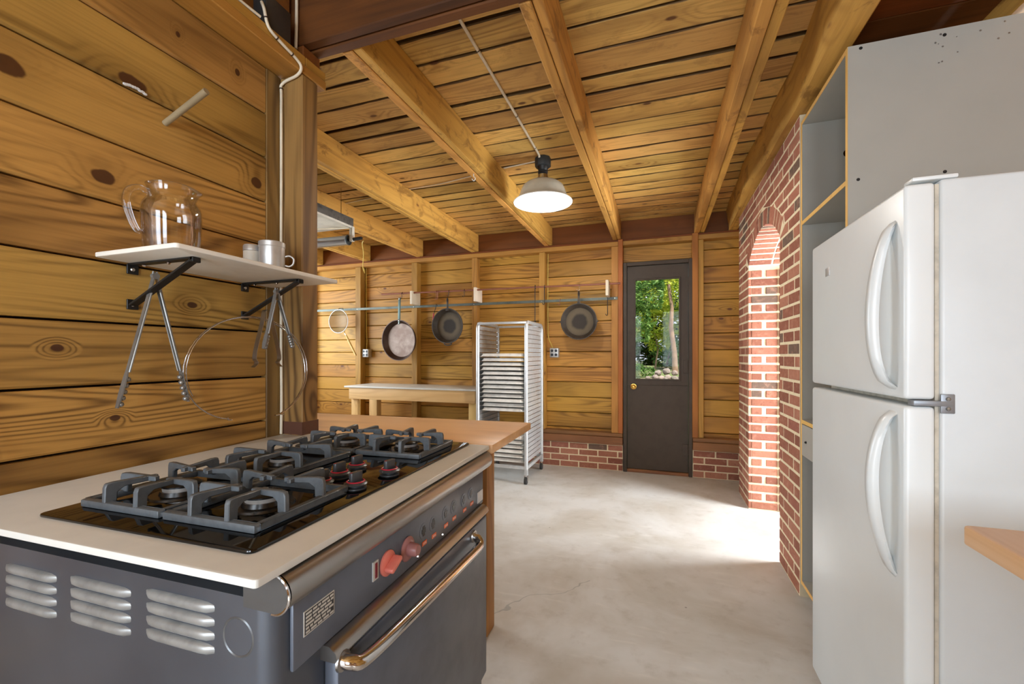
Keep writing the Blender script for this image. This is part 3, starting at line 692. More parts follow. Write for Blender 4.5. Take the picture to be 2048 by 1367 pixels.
for k, (y, z, yl, zl) in enumerate(((.437, .783, .441, .752), (.486, .782, .491, .750), (.557, .784, .560, .750), (.608, .784, .612, .751), (.678, .781, .685, .749), (.732, .783, .740, .750))):
    T = Matrix.Translation((PX, y, z)) @ XR
    ds = MB().lathe([(0, 0), (.019, 0), (.019, .0008), (0, .0008)], 24, T).build('dial_ghost', 'range_grey', rg)
    sl = MB(); sl.box(PX, PX + .0014, y - .005, y + .005, z - .012, z + .012); sl.box(PX, PX + .0016, y - .009, y + .009, z - .005, z + .005)
    sl.build('dial_slot', 'burner_black', ds)
    lb = plate(rg, 'dial_label', yl - .011, yl + .011, zl - .005, zl + .005, 'orange_label', .0014)
    for q in range(3): plate(lb, 'label_print', yl - .007 + q * .005, yl - .004 + q * .005, zl - .0015, zl + .0015, 'paper_white', .0018)
plate(rg, 'blank_sticker', .786, .832, .733, .768, 'paper_white', .0014)
for y in (.43, .56): MB().sphere((PX, y - .02, .733), .004, 8).build('panel_screw', 'chrome', rg)
od = box(.0, .030, .108, .815, .18, .692).build('oven_door', 'range_grey', rg, bevel=.006)
pr = [(.0, .696), (.0, .722), (.018, .7215), (.031, .712), (.034, .702), (.030, .696)]
MB().prism([(z, x) for x, z in pr], .10, .822, 'Y').build('door_trim', 'stainless', rg)
hp = curve([(.028, .118, .690), (.046, .124, .686), (.058, .150, .680), (.062, .30, .672), (.062, .50, .660), (.060, .655, .650), (.056, .688, .652), (.046, .700, .660), (.028, .702, .666)], 6)
MB().tube(hp, .0125, 14).build('door_handle', 'chrome', rg, smooth=80)
for y, z in ((.118, .690), (.702, .666)): MB().lathe([(0, 0), (.018, 0), (.017, .004), (0, .005)], 16, Matrix.Translation((.030, y, z)) @ XR).build('handle_mount', 'stainless', rg)
box(0, .012, .108, .815, .118, .172).build('kick_panel', 'range_grey', rg, bevel=.003)
box(-.74, -.02, .03, .81, .849, .8905).build('top_frame', 'black_iron', rg)

# ---- white board and cooktop
bd = thing('cooktop_board', 'off-white laminate board on the range with a cutout for the cooktop', 'worktop', (-.517, .436, .892), RZ)
m = MB().prism(rounded(-.838, 0, 0, .912, .006, 3), 0, .0125); m.build('board_panel', 'white_counter', bd, bevel=.0025)
ct = thing('gas_cooktop', 'black glass five-burner gas cooktop with cast iron grates', 'cooktop', (-.588, .488, .9047), RZ)
MB().prism(rounded(-.525, 0, 0, .852, .012, 4), 0, .006).build('glass_plate', 'glass_black', ct, bevel=.002)
def grate(x0, x1, y0, y1):
    m = MB(); t = .013; z0, z1 = .0065, .021
    m.box(x0, x1, y0, y0 + t, z0, z1); m.box(x0, x1, y1 - t, y1, z0, z1); m.box(x0, x0 + t, y0 + t, y1 - t, z0, z1); m.box(x1 - t, x1, y0 + t, y1 - t, z0, z1)
    o = m.build('grate', 'cast_grey', ct, bevel=.003)
    cx, cy = (x0 + x1) / 2, (y0 + y1) / 2
    def finger(px, py, dx, dy, tl):   # post on the frame, arm reaching for the centre
        f = MB(); L = math.hypot(cx - px, cy - py) - .026
        d = Vector((cx - px, cy - py, 0)); d = Vector((dx, dy, 0)) * .75 + d.normalized() * .25; d.normalize(); s = Vector((-d.y, d.x, 0)) * .0052
        P = Vector((px, py, 0)); prof = [(-.005, .017), (.015, .017), (.016, .036), (.028, .044), (tl, .043), (tl, .053), (.012, .057), (-.001, .056), (-.004, .048)]
        vs = [P + d * a + Vector((0, 0, b)) + s * sg for sg in (-1, 1) for a, b in prof]; n = len(prof)
        f.add(vs, [tuple(range(n)), tuple(range(2 * n - 1, n - 1, -1))] + [(i, n + i, n + (i + 1) % n, (i + 1) % n) for i in range(n)])
        f.build('grate_finger', 'cast_grey', o, bevel=.0015, seg=1)
    w_, h_ = (x1 - x0), (y1 - y0); tl = min(w_, h_) * .40
    for s_ in (-1, 1):
        finger(cx + s_ * w_ * .20, y0 + t / 2, 0, 1, tl); finger(cx + s_ * w_ * .20, y1 - t / 2, 0, -1, tl)
        finger(x0 + t / 2, cy + s_ * h_ * .20, 1, 0, tl); finger(x1 - t / 2, cy + s_ * h_ * .20, -1, 0, tl)
    bz = .006; b = MB().lathe([(.058, bz), (.056, bz + .004), (.040, bz + .004), (.037, bz + .012), (.0, bz + .012)], 28, Matrix.Translation((cx, cy, 0))).build('burner', 'burner_black', ct, smooth=50)
    MB().lathe([(.0335, bz + .012), (.0345, bz + .020), (.0, bz + .020)], 28, Matrix.Translation((cx, cy, 0))).build('flame_ring', 'burner_ring', b, smooth=40)
    MB().lathe([(.036, bz + .020), (.036, bz + .023), (.030, bz + .027), (.0, bz + .029)], 28, Matrix.Translation((cx, cy, 0))).build('burner_cap', 'burner_black', b, smooth=50)
for a in ((-.265, -.048, .048, .285), (-.492, -.275, .048, .285), (-.492, -.262, .298, .568), (-.262, -.045, .585, .812), (-.488, -.272, .585, .812)): grate(*a)
for x, y in ((-.132, .300), (-.142, .371), (-.148, .445), (-.050, .312), (-.040, .430)):
    T = Matrix.Translation((x, y, 0))
    k = MB().lathe([(0, .0065), (.024, .0065), (.024, .009), (.013, .010), (.013, .014), (.025, .015), (.026, .017), (.021, .021), (.0, .022)], 28, T).build('burner_knob', 'knob_grey', ct, smooth=40)
    MB().lathe([(.0195, .0205), (.0205, .0225), (.0185, .0235), (.017, .0225)], 28, T).build('knob_ring', 'knob_red', k)
    MB().prism(rounded(-.0062, .0062, -.017, .017, .005, 4), .021, .043, 'Z', T @ Matrix.Rotation(R(-8), 4, 'Z')).build('knob_grip', 'knob_grey', k, bevel=.0015)
    box(x - .0012, x + .0012, y - .021, y - .0135, .0432, .0438).build('knob_mark', 'knob_red', k) if False else MB().box(-.001, .001, -.0165, -.010, .043, .0436, T @ Matrix.Rotation(R(-8), 4, 'Z')).build('knob_mark', 'knob_red', k)
    MB().box(.0215, .0245, -.001, .001, .0165, .0185, T @ Matrix.Rotation(R(-100), 4, 'Z')).build('knob_tick', 'paper_white', k)

# ---- wooden counter behind the range
wc = thing('wooden_counter', 'reddish brown wooden counter joined to the back end of the range', 'counter', (-.62, 1.6, 0))
o_ = Vector((.62, -1.6))
poly = [(-1.92, 1.372), (-1.278, 1.372), (-1.278, 1.356), (-.536, 1.356), (-.549, 1.862), (-1.92, 1.80)]
MB().prism([(x + o_.x, y + o_.y) for x, y in poly], .874, .905).build('counter_top', 'counter_wood', wc, bevel=.003)
MB().box(-.785 + .62, -.697 + .62, 1.70 - 1.6, 1.788 - 1.6, 0, .873).build('leg', 'leg_wood', wc, bevel=.004)
MB().box(-1.86 + .62, -1.78 + .62, 1.70 - 1.6, 1.788 - 1.6, 0, .873).build('leg', 'leg_wood', wc, bevel=.004)
MB().box(-1.779 + .62, -.786 + .62, 1.74 - 1.6, 1.78 - 1.6, .78, .873).build('apron', 'leg_wood', wc, bevel=.003)

# ================================================================== LEFT WALL THINGS
sh = thing('wall_shelf', 'off-white wall shelf on two black iron brackets', 'shelf', (-1.389, .95, 1.465))
MB().prism(rounded(0, .309, -.252, .292, .010, 4), 0, .0125).build('shelf_board', 'shelf_white', sh, bevel=.003)
for y in (-.166, .176):
    m = MB(); hw = .011
    m.box(0, .005, y - .014, y + .014, -.030, -.003)                       # upper wall plate
    m.box(0, .005, y - .014, y + .014, -.128, -.100)                       # lower wall plate
    m.box(0, .255, y - hw, y + hw, -.006, -.0005)                          # arm under the board
    T = Matrix.Translation((.004, y, -.116)) @ Matrix.Rotation(-math.atan2(.112, .25), 4, 'Y')
    m.box(0, math.hypot(.112, .25), -hw, hw, -.003, .003, T)
    m.box(.245, .256, y - hw, y + hw, -.014, -.001)
    b = m.build('bracket', 'black_iron', sh, bevel=.0012, seg=1)
    for z in (-.017, -.114): MB().lathe([(0, .002), (.004, .002), (.006, 0)], 12, Matrix.Translation((.005, y, z)) @ XR).build('screw', 'chrome', b)
    for x in (.05, .15): MB().sphere((x, y, -.008), .005, 8).build('bolt', 'chrome', b)

pit = thing('glass_pitcher', 'clear glass pitcher with a loop handle on the wall shelf', 'pitcher', (-1.236, .790, 1.4778))
outer = [(0, .0005), (.067, .0005), (.071, .004), (.074, .05), (.077, .10), (.077, .118), (.073, .132), (.064, .143), (.061, .150), (.062, .172), (.066, .180)]
inner = [(.063, .179), (.059, .171), (.058, .150), (.061, .141), (.070, .130), (.074, .117), (.074, .10), (.071, .05), (.067, .010), (0, .008)]
m = MB().lathe([(r_ * .86, z_ * 1.0) for r_, z_ in outer + inner], 40)
bm_v = []
for x, y, z in m.v:      # pull a pouring lip out of the rim
    a = math.atan2(y, x); k = max(0, math.cos(a - R(62))) ** 10 * max(0, (z - .150) / .03)
    r_ = math.hypot(x, y); bm_v.append((x * (1 + .2 * k), y * (1 + .2 * k), z - .004 * k))
m.v = bm_v; m.build('pitcher_body', 'jug_glass', pit, smooth=70)
hd = curve([(0, -.056, .164), (0, -.075, .170), (0, -.096, .158), (0, -.102, .128), (0, -.092, .085), (0, -.080, .058), (0, -.070, .052)], 6)
hd = [Matrix.Rotation(R(-28), 3, 'Z') @ Vector((v.x, v.y * .90, v.z * .97)) for v in hd]
MB().tube(hd, .0095, 12, rs=[.007 + .002 * math.sin(math.pi * i / (len(hd) - 1)) for i in range(len(hd))]).build('pitcher_handle', 'jug_glass', pit, smooth=80)

mg = thing('metal_mug', 'brushed aluminium mug with a small loop handle on the wall shelf', 'mug', (-1.268, 1.132, 1.4778))
MB().lathe([(0, 0), (.039, 0), (.040, .002), (.040, .103), (.0415, .105), (.0415, .120), (.040, .122), (.038, .121), (.038, .006), (0, .005)], 36).build('mug_body', 'aluminium', mg, smooth=35)
MB().tube(curve([(.036, .022, .075), (.047, .030, .078), (.058, .037, .068), (.056, .036, .050), (.046, .030, .042), (.036, .022, .044)], 5), .0032, 8).build('mug_handle', 'aluminium', mg, smooth=80)
sk = thing('metal_shaker', 'small white metal shaker tucked beside the aluminium mug', 'shaker', (-1.340, 1.118, 1.4778))
MB().lathe([(0, 0), (.028, 0), (.029, .002), (.029, .092), (.0, .092)], 28).build('shaker_body', 'fixture_white', sk, smooth=35)
MB().lathe([(.0295, .093), (.0295, .110), (.027, .114), (0, .115)], 28).build('shaker_lid', 'aluminium', sk, smooth=35)

def tongs(name, label, loc, spread, length, mat, blade, scallop, rot=(0, 0, 0), cat='tongs'):
    t = thing(name, label, cat, loc, rot=rot)
    for s in (-1, 1):
        a = spread * s; T = Matrix.Rotation(a, 4, 'X')
        m = MB(); prof = [(-.006, .0), (.006, 0), (.0065, -.02), (.0055, -.06), (.005, -length * .72), (.0075, -length * .78), (.0085, -length * .90), (.005, -length), (-.005, -length), (-.0085, -length * .9), (-.0075, -length * .78), (-.005, -length * .72), (-.0055, -.06), (-.0065, -.02)]
        vs = [Vector((x, y0, z)) for y0 in (-.0016, .0016) for x, z in prof]; n = len(prof)
        vs = [T @ (v + Vector((0, s * .003, 0))) for v in vs]
        m.add(vs, [tuple(range(n)), tuple(range(2 * n - 1, n - 1, -1))] + [(i, n + i, n + (i + 1) % n, (i + 1) % n) for i in range(n)])
        for e in (-1, 1):   # rolled edges of the arm
            m.tube([T @ Vector((e * .0055, s * .003 - s * .003, z)) for z in (-.03, -length * .74)], .0026, 6)
        arm = m.build('arm', mat, t, bevel=0, smooth=40)
        if scallop:
            sm = MB()
            for k in range(5): sm.sphere(T @ Vector((0, s * .003 - s * .006, -length * (.79 + .045 * k))), .0085, 8, (1, .8, .85))
            sm.build('scalloped_tip', mat, arm, smooth=80)
    MB().lathe([(0, .006), (.009, .006), (.009, -.006), (0, -.006)], 14, Matrix.Rotation(R(90), 4, 'Y')).build('hinge_pin', mat, t)
    MB().tube([(0, -.006, -.004), (0, -.004, .012), (0, .004, .012), (0, .006, -.004)], .003, 6).build('hanging_loop', mat, t)
    return t
tongs('long_tongs', 'long open steel tongs with scalloped tips hanging under the shelf', (-1.315, .797, 1.428), R(13.5), .365, 'steel_dark', 0, True)
tongs('short_tongs', 'dark short steel tongs with scalloped tips hanging near the post', (-1.225, 1.112, 1.425), R(17), .200, 'steel_dark', 0, True, rot=(R(3), 0, 0))
ft = thing('spring_tongs', 'flat bent steel spring tongs behind the short dark tongs', 'tongs', (-1.262, 1.108, 1.365))
m = MB()
for s in (-1, 1):
    pts = curve([(0, 0, .0), (0, s * .012, -.006), (0, s * .018, -.04), (0, s * .040, -.12), (0, s * .048, -.165), (0, s * .040, -.180), (0, s * .054, -.195)], 4)
    L = len(pts); vs = [p + Vector((e * .009, 0, 0)) for p in pts for e in (-1, 1)]
    vs2 = [v + Vector((0, s * .0015, 0)) for v in vs]
    mm = MB().add(vs + vs2, [(2 * i, 2 * i + 1, 2 * i + 3, 2 * i + 2) for i in range(L - 1)] + [(2 * L + 2 * i, 2 * L + 2 * i + 2, 2 * L + 2 * i + 3, 2 * L + 2 * i + 1) for i in range(L - 1)]
        + [(2 * i, 2 * i + 2, 2 * L + 2 * i + 2, 2 * L + 2 * i) for i in range(L - 1)] + [(2 * i + 1, 2 * L + 2 * i + 1, 2 * L + 2 * i + 3, 2 * i + 3) for i in range(L - 1)])
    mm.build('arm', 'stainless', ft, smooth=60)
hc, hr = (1.085, 1.166), .172
pts = [(-1.354 + .097 * (i / 40), hc[0] + hr * 1.18 * math.cos(R(258 - 330 * i / 40)), hc[1] + hr * math.sin(R(258 - 330 * i / 40))) for i in range(41)]
hp_ = thing('wire_hoop', 'thin springy steel wire hoop hanging from the bracket screw', 'hoop', (-1.34, 1.085, 1.33))
off = Vector((1.34, -1.085, -1.33))
MB().tube([Vector(p) + off for p in pts], .0026, 6).build('hoop_wire', 'chrome', hp_, smooth=80)
MB().tube([Vector(p) + off + Vector((.006, .004, .003)) for p in pts[6:]], .0016, 6).build('hoop_wire', 'chrome', hp_, smooth=80)
MB().tube([Vector(pts[-1]) + off + Vector(q) for q in ((0, -.012, 0), (0, .004, .002), (.003, .02, 0))], .003, 6).build('hook_end', 'chrome', hp_)
MB().tube([Vector(pts[0]) + off + Vector(q) for q in ((0, .010, -.004), (0, -.004, -.002), (0, -.006, .006))], .0025, 6).build('hook_end', 'chrome', hp_)
pg = thing('wall_peg', 'grey wooden peg sticking out of the left wall boards', 'peg', (-1.389, .869, 1.899))
MB().cyl((-.001, 0, 0), (.165, .005, .066), .0085, 14, .0092).build('peg_rod', 'peg_wood', pg)
cbl = thing('black_cord', 'dark brown power cord hanging on the left wall at the picture edge', 'cord', (-1.385, .50, .905))
MB().tube(curve([(0, -.015, .33), (.002, -.012, .20), (.004, .0, .13), (.004, .012, .09), (.004, .006, .04), (.004, .0, .0)], 6), .004, 8).build('cord_run', 'cable_dark', cbl, smooth=80)

# junction box and cables at the top of the post
jb = thing('junction_box', 'grey steel junction box above the post by the beam', 'junction box', (-1.33, 1.19, 2.36))
MB().box(-.03, .026, -.055, .055, 0, .125).build('box_body', 'box_dark', jb, bevel=.004)
MB().box(.0265, .030, -.053, .053, .002, .123).build('cover_plate', 'box_grey', jb, bevel=.006)
def cable(name, label, pts, r, mat, cat='cable', staples=(), n=6, smat='cable_dark'):
    P = curve(pts, n); b = Vector(P[0]); t = thing(name, label, cat, b)
    MB().tube([p - b for p in P], r, 8).build('cable_run', mat, t, smooth=80)
    for i in staples:
        p = P[min(i, len(P) - 2)]; q = P[min(i, len(P) - 2) + 1]; d = (q - p).normalized()
        MB().tube([p - b - d * .002, p - b + d * .002], r * 1.25, 8).build('staple', smat, t)
    return t
cable('white_cable', 'white cable stapled down the plate and the post to the counter', [(-1.31, 1.128, 2.44), (-1.284, 1.115, 2.40), (-1.278, 1.128, 2.345), (-1.276, 1.18, 2.325), (-1.276, 1.245, 2.312), (-1.276, 1.268, 2.294), (-1.30, 1.272, 2.272), (-1.375, 1.274, 2.255), (-1.379, 1.274, 2.20), (-1.378, 1.273, 1.9), (-1.380, 1.274, 1.6), (-1.379, 1.273, 1.3), (-1.378, 1.274, 1.05), (-1.379, 1.273, .907)], .0055, 'cable_white', staples=(9, 16, 22, 46))
cable('plate_cable', 'white cable running along the top of the left wall plate', [(-1.293, .3, 2.364), (-1.291, .7, 2.364), (-1.290, 1.0, 2.364), (-1.284, 1.10, 2.362)], .0048, 'cable_white', n=4)
cable('twin_cable', 'pair of pale cables rising behind the junction box', [(-1.335, 1.30, 2.40), (-1.334, 1.303, 2.5), (-1.335, 1.305, 2.61)], .006, 'cable_white', n=3)

# ================================================================== CEILING LAMP AND CABLES
lp = thing('pendant_lamp', 'enamel barn lamp shade, lit, hanging from a dark junction box', 'lamp', (-.785, 2.965, 2.30))
MB().prism([(.058 * math.cos(R(22.5 + 45 * i)), .058 * math.sin(R(22.5 + 45 * i))) for i in range(8)], .255, .318).build('ceiling_box', 'box_dark', lp, bevel=.004)
MB().lathe([(0, .256), (.040, .255), (.036, .236), (.030, .226), (.036, .222), (.036, .214), (.030, .210), (.034, .206), (.034, .196), (0, .196)], 24).build('socket', 'black_iron', lp, smooth=35)
MB().lathe([(0, .196), (.036, .195), (.038, .176), (.040, .165), (0, .165)], 24).build('neck_collar', 'chrome', lp, smooth=35)
so = [(.038, .166), (.050, .160), (.085, .148), (.118, .134), (.145, .112), (.160, .078), (.168, .050), (.188, .018), (.206, .004), (.208, .0)]
MB().lathe(so, 48).build('shade', 'enamel_outer', lp, smooth=60)
si = [(.208, .0), (.2055, .0015), (.186, .0155), (.166, .047), (.157, .075), (.142, .108), (.116, .130), (.084, .144), (.04, .155), (0, .156)]
MB().lathe(si, 48).build('shade_lining', 'enamel_inner', lp, smooth=60)
MB().lathe([(.206, -.002), (.210, -.002), (.211, .002), (.208, .005), (.205, .002)], 48, closed=True).build('shade_rim', 'enamel_inner', lp, smooth=60)
MB().sphere((0, 0, .075), .042, 20, (1, 1, 1.15)).build('bulb', 'bulb_glow', lp, smooth=80)
pl = light('lamp_bulb', 'POINT', (-.785, 2.965, 2.335), (0, 0, 0), 34, (1, .95, .88), radius=.03); pl.parent = lp; pl.location = (0, 0, .02)
cable('lamp_cable', 'white cable running along the ceiling boards to the barn lamp', [(-.785, 1.41, 2.6135), (-.788, 1.65, 2.6135), (-.79, 2.2, 2.6135), (-.793, 2.7, 2.6135), (-.795, 2.88, 2.6135), (-.795, 2.905, 2.60)], .0078, 'cable_white', staples=(8, 14, 20))
cable('side_cable', 'thin white cable from the barn lamp leftwards across the ceiling', [(-.845, 2.97, 2.605), (-.95, 3.0, 2.613), (-1.10, 3.02, 2.6135)], .0045, 'cable_white', n=4)
cable('ceiling_cable', 'thin white cable on the ceiling between the two left joists', [(-1.21, 3.04, 2.6135), (-1.45, 3.08, 2.6135), (-1.7, 3.12, 2.611), (-1.995, 3.14, 2.6135)], .0045, 'cable_white', n=4)
cable('far_ceiling_cable', 'thin white cable end on the ceiling left of the second joist', [(-2.095, 3.16, 2.6135), (-2.4, 3.2, 2.612), (-2.738, 3.24, 2.6135)], .0045, 'cable_white', n=4)
hk = thing('screw_hook', 'small white screw hook under the joist left of the lamp', 'hook', (-1.17, 2.62, 2.419))
MB().tube(curve([(0, 0, .001), (0, 0, -.015), (.012, 0, -.03), (0, 0, -.045), (-.012, 0, -.03)], 4), .003, 6).build('hook_wire', 'fixture_white', hk, smooth=80)

fx = thing('strip_light_fixture', 'hanging white underside strip light fixture behind the post', 'light fixture', (-2.72, 2.45, 2.30))
MB().box(-.235, .235, -.58, .59, .012, .085).build('housing', 'fixture_grey', fx, bevel=.003)
MB().box(-.228, .228, -.573, .583, 0, .0115).build('underside_panel', 'fixture_white', fx, bevel=.003)
MB().box(.228, .240, -.58, .59, -.003, .014).build('edge_trim', 'fixture_white', fx, bevel=.002)
MB().tube([(-.6, .575, -.10), (.19, .575, -.10)], .042, 20).build('metal_tube', 'stainless', fx, smooth=50)
MB().lathe([(.042, 0), (.044, .004), (.036, .006), (.030, .001), (0, .001)], 20, Matrix.Translation((.19, .575, -.10)) @ XR).build('tube_end', 'box_dark', fx)
MB().tube([(.19, .575, -.10), (.33, .575, -.095)], .014, 10).build('end_stub', 'black_iron', fx)
MB().box(.215, .245, .560, .5905, -.115, .012).build('end_bracket', 'fixture_white', fx, bevel=.002)
for x in (-.18, .18):
    for y in (-.5, .5): MB().cyl((x, y, .085), (x, y, .119 if abs(x) < .0 else .318), .003, 6).build('hanger_rod', 'chrome', fx)
MB().tube(curve([(.21, .57, .0), (.05, .30, -.07), (-.12, 0.0, -.14)], 5), .006, 8).build('pull_cord', 'cable_white', fx, smooth=80)
cable('fixture_lead', 'thin yellowish lead drooping from the strip light to the back wall', [(-2.40, 3.06, 2.19), (-2.60, 3.3, 2.24), (-2.9, 3.7, 2.26), (-3.3, 4.2, 2.24), (-3.56, 4.57, 2.26), (-3.60, 4.588, 2.345)], .004, 'cable_yellow', n=5)

# ================================================================== BACK WALL THINGS
fb = thing('iron_bar', 'long flat iron bar screwed across the back wall studs', 'bar', (-2.4, 4.598, 1.807))
MB().box(-2.0, 1.99, -.006, 0, -.015, .015).build('bar_strip', 'flat_bar', fb, bevel=.001, seg=1)
for x0, x1 in STUDS[1:]: MB().sphere(((x0 + x1) / 2 + 2.4, -.007, 0), .006, 8, (1, .6, 1)).build('screw', 'chrome', fb)
for k, (x, lab) in enumerate(((-2.795, 'pale wooden rail block on the stud above the big pan'), (-1.972, 'pale wooden rail block on the stud above the pan rack'), (-.512, 'narrow pale wooden rail block beside the door post'))):
    b = thing('rail_block', lab, 'block', (x, 4.595, 1.895), group='blocks holding the copper rail')
    MB().box(0, .028, -.185, .0, -.078, .078).build('block_board', 'white_block_wood', b, bevel=.002)
cr = thing('copper_rail', 'thin round copper rail held by pale blocks above the iron bar', 'rail', (-1.80, 4.45, 1.948))
for a, b in ((-1.42, -.997), (-.965, -.174), (-.142, 1.286), (1.318, 1.43)):
    MB().cyl((a, 0, .010 * -a * .7), (b, 0, .010 * -b * .7), .010, 12).build('rail_length', 'copper_pipe', cr)
def rail_z(x): return 1.948 + .007 * -(x + 1.80)

def pan(name, label, loc, rim, floor, depth, tilt, mats, handle):
    t = thing(name, label, 'pan', loc, rot=(R(90) + tilt[0], tilt[1], tilt[2]))   # local z points into the room
    w_ = .004
    MB().lathe([(0, -.004), (floor, -.004), (rim + .001, depth), (rim - w_, depth), (floor - .012, .002)], 56).build('pan_wall', mats[1], t, smooth=50)
    MB().lathe([(floor - .010, .0035), (floor - .04, .0022), (0, .002)], 56).build('pan_floor', mats[0], t, smooth=60)
    MB().lathe([(rim + .003, depth - .003), (rim + .003, depth + .002), (rim - w_ - .002, depth + .002), (rim - w_ - .002, depth - .003)], 56, closed=True).build('rim', mats[1], t, smooth=40)
    handle(t); return t
def h_flat(t):
    m = MB(); T = Matrix.Rotation(R(-3), 4, 'Z')
    m.box(-.017, .017, .225, .505, .050, .055, T); m.box(-.012, .012, .19, .24, .050, .056, T)
    h = m.build('handle', 'pan_handle_green', t, bevel=.0015)
    for y in (.205, .232, .492): MB().sphere(T @ Vector((0, y, .057)), .007, 8, (1, 1, .6)).build('rivet', 'chrome', h)
pan('paella_pan', 'largest shallow steel pan with a long green-grey flat handle', (-2.945, 4.46, 1.392), .242, .212, .062, (R(2), 0, R(-4)), ('pan_steel', 'pan_steel_side'), h_flat)
def h_skillet(L, helper, spout):
    def f(t):
        r0 = .19
        pr = [(-.024, r0 - .015), (-.012, r0 + .02), (-.009, r0 + .05), (-.013, r0 + L * .75), (-.010, r0 + L * .95), (0, r0 + L), (.010, r0 + L * .95), (.013, r0 + L * .75), (.009, r0 + .05), (.012, r0 + .02), (.024, r0 - .015)]
        m = MB(); hole = [(.0055 * math.cos(R(a)), r0 + L * .78 + .024 * math.sin(R(a))) for a in range(0, 360, 30)]
        m.prism(pr[::-1], .040, .050)
        h = m.build('handle', 'skillet_iron', t, bevel=.003)
        MB().prism(hole, .0495, .0505).build('hanging_hole', 'dark_gap', h)
        if helper:
            MB().tube(curve([(-.05, -.180, .045), (-.04, -.212, .045), (0, -.222, .045), (.04, -.212, .045), (.05, -.180, .045)], 4), .008, 8).build('helper_handle', 'skillet_iron', t, smooth=80)
            MB().box(-.165, -.145, .105, .135, .03, .05).build('pour_spout', 'skillet_iron', t, bevel=.004) if False else None
        if spout:
            for s in (-1, 1): MB().prism([(s * .172, -.028), (s * .204, 0), (s * .172, .028)][::s], .030, .052).build('pour_spout', 'skillet_iron', t, bevel=.003)
    return f
pan('cast_iron_skillet', 'cast iron skillet with a helper handle hanging left of the pan rack', (-2.298, 4.462, 1.548), .200, .172, .058, (R(1), 0, R(-2)), ('skillet_inner', 'skillet_iron'), h_skillet(.135, True, False))
pan('cast_iron_skillet', 'cast iron skillet with two pour spouts hanging right of the pan rack', (-.785, 4.462, 1.560), .186, .155, .055, (R(1), 0, 0), ('skillet_inner', 'skillet_iron'), h_skillet(.125, False, True))

sv = thing('mesh_strainer', 'round wire mesh strainer with a wooden handle hanging upside down', 'strainer', (-3.915, 4.53, 1.648), rot=(R(90), 0, 0))
MB().tube([(.150 * math.cos(R(a)), .150 * math.sin(R(a)), .03) for a in range(0, 360, 10)], .0045, 8, closed=True).build('strainer_rim', 'aluminium', sv, smooth=80)
MB().lathe([(.150, .03), (.125, .0), (.08, -.022), (0, -.032)], 36).build('strainer_mesh', 'wire_mesh', sv, smooth=80)
MB().tube([(.045, -.10, -.03), (.098, -.160, .03), (.120, -.185, .03)], .004, 6).build('handle_wire', 'chrome', sv)
MB().tube([(.120, -.180, .03), (.17, -.27, .03), (.272, -.440, .03)], .012, 12, rs=[.009, .013, .012]).build('wooden_handle', 'handle_wood', sv, smooth=60)
MB().tube([(-.01, .150, .03), (-.008, .170, .0), (-.006, .176, -.058), (-.006, .160, -.0605)], .004, 6).build('hanging_tab', 'black_iron', sv)

def outlet(x, z, lab):
    t = thing('outlet_box', lab, 'outlet', (x, 4.699, z), group='outlet boxes on the back wall')
    MB().box(-.048, .048, -.075, 0, -.052, .052).build('outlet_case', 'outlet_metal', t, bevel=.006)
    for sx in (-.022, .022):
        for sz in (-.022, .022):
            MB().lathe([(0, .003), (.014, .003), (.0155, 0)], 14, Matrix.Translation((sx, -.075, sz)) @ YROT).build('socket_face', 'outlet_black', t)
outlet(-3.598, 1.237, 'steel outlet box with four sockets left of the big pan'); outlet(-1.098, 1.238, 'steel outlet box with four sockets right of the pan rack')
cable('outlet_cable', 'pale cable running down the left stud to the outlet box', [(-3.635, 4.69, 2.35), (-3.633, 4.69, 2.0), (-3.630, 4.688, 1.6), (-3.615, 4.68, 1.40), (-3.610, 4.665, 1.292)], .006, 'cable_yellow', n=4)
cable('outlet_cable', 'pale cable running down the stud right of the rack to its outlet', [(-1.182, 4.69, 2.35), (-1.184, 4.69, 2.0), (-1.182, 4.688, 1.6), (-1.178, 4.685, 1.42), (-1.14, 4.675, 1.33), (-1.122, 4.665, 1.292)], .006, 'cable_yellow', n=4)

def s_hook(x, y, top, length, lab, r=.0028, mat='black_iron', ring=False):
    t = thing('pot_hook', lab, 'hook', (x, y, top), group='hooks on the back wall rails')
    pts = [(0, .016, -.014), (0, .015, .004), (0, .0, .012), (0, -.013, .002), (0, -.013, -length * .5), (0, -.013, -length + .014), (-.006, -.013, -length), (-.016, -.013, -length + .002), (-.020, -.013, -length + .014)]
    if ring: pts = pts[:6]
    MB().tube(curve(pts, 4), r, 6).build('hook_wire', mat, t, smooth=80)
    if ring: MB().tube([(.016 * math.cos(R(a)), -.013, -length + .016 * math.sin(R(a))) for a in range(0, 360, 30)], .0035, 6, closed=True).build('hook_ring', mat, t)
s_hook(-2.925, 4.45, rail_z(-2.925), .06, 'bent wire hook carrying the largest pan')
s_hook(-2.298, 4.45, rail_z(-2.298), .062, 'bent wire hook carrying the helper-handle skillet')
s_hook(-.785, 4.45, rail_z(-.785), .060, 'bent wire hook carrying the two-spout skillet', mat='chrome')
s_hook(-2.10, 4.45, rail_z(-2.10), .075, 'thin wire hook on the copper rail right of the first skillet')
s_hook(-2.46, 4.45, rail_z(-2.46), .09, 'pale splayed wire hook on the copper rail above the first skillet', mat='copper_pipe')
s_hook(-2.44, 4.45, rail_z(-2.44), .09, 'second pale wire hook beside the splayed one on the copper rail', mat='copper_pipe')
s_hook(-1.262, 4.45, rail_z(-1.262), .39, 'long black rod hook with a ring above the rack corner', .004, ring=True)
s_hook(-1.158, 4.45, rail_z(-1.158), .19, 'black hook hanging on the copper rail at the stud', .004)
s_hook(-.510, 4.588, 1.815, .185, 'black hook hanging on the iron bar beside the door post', .004)
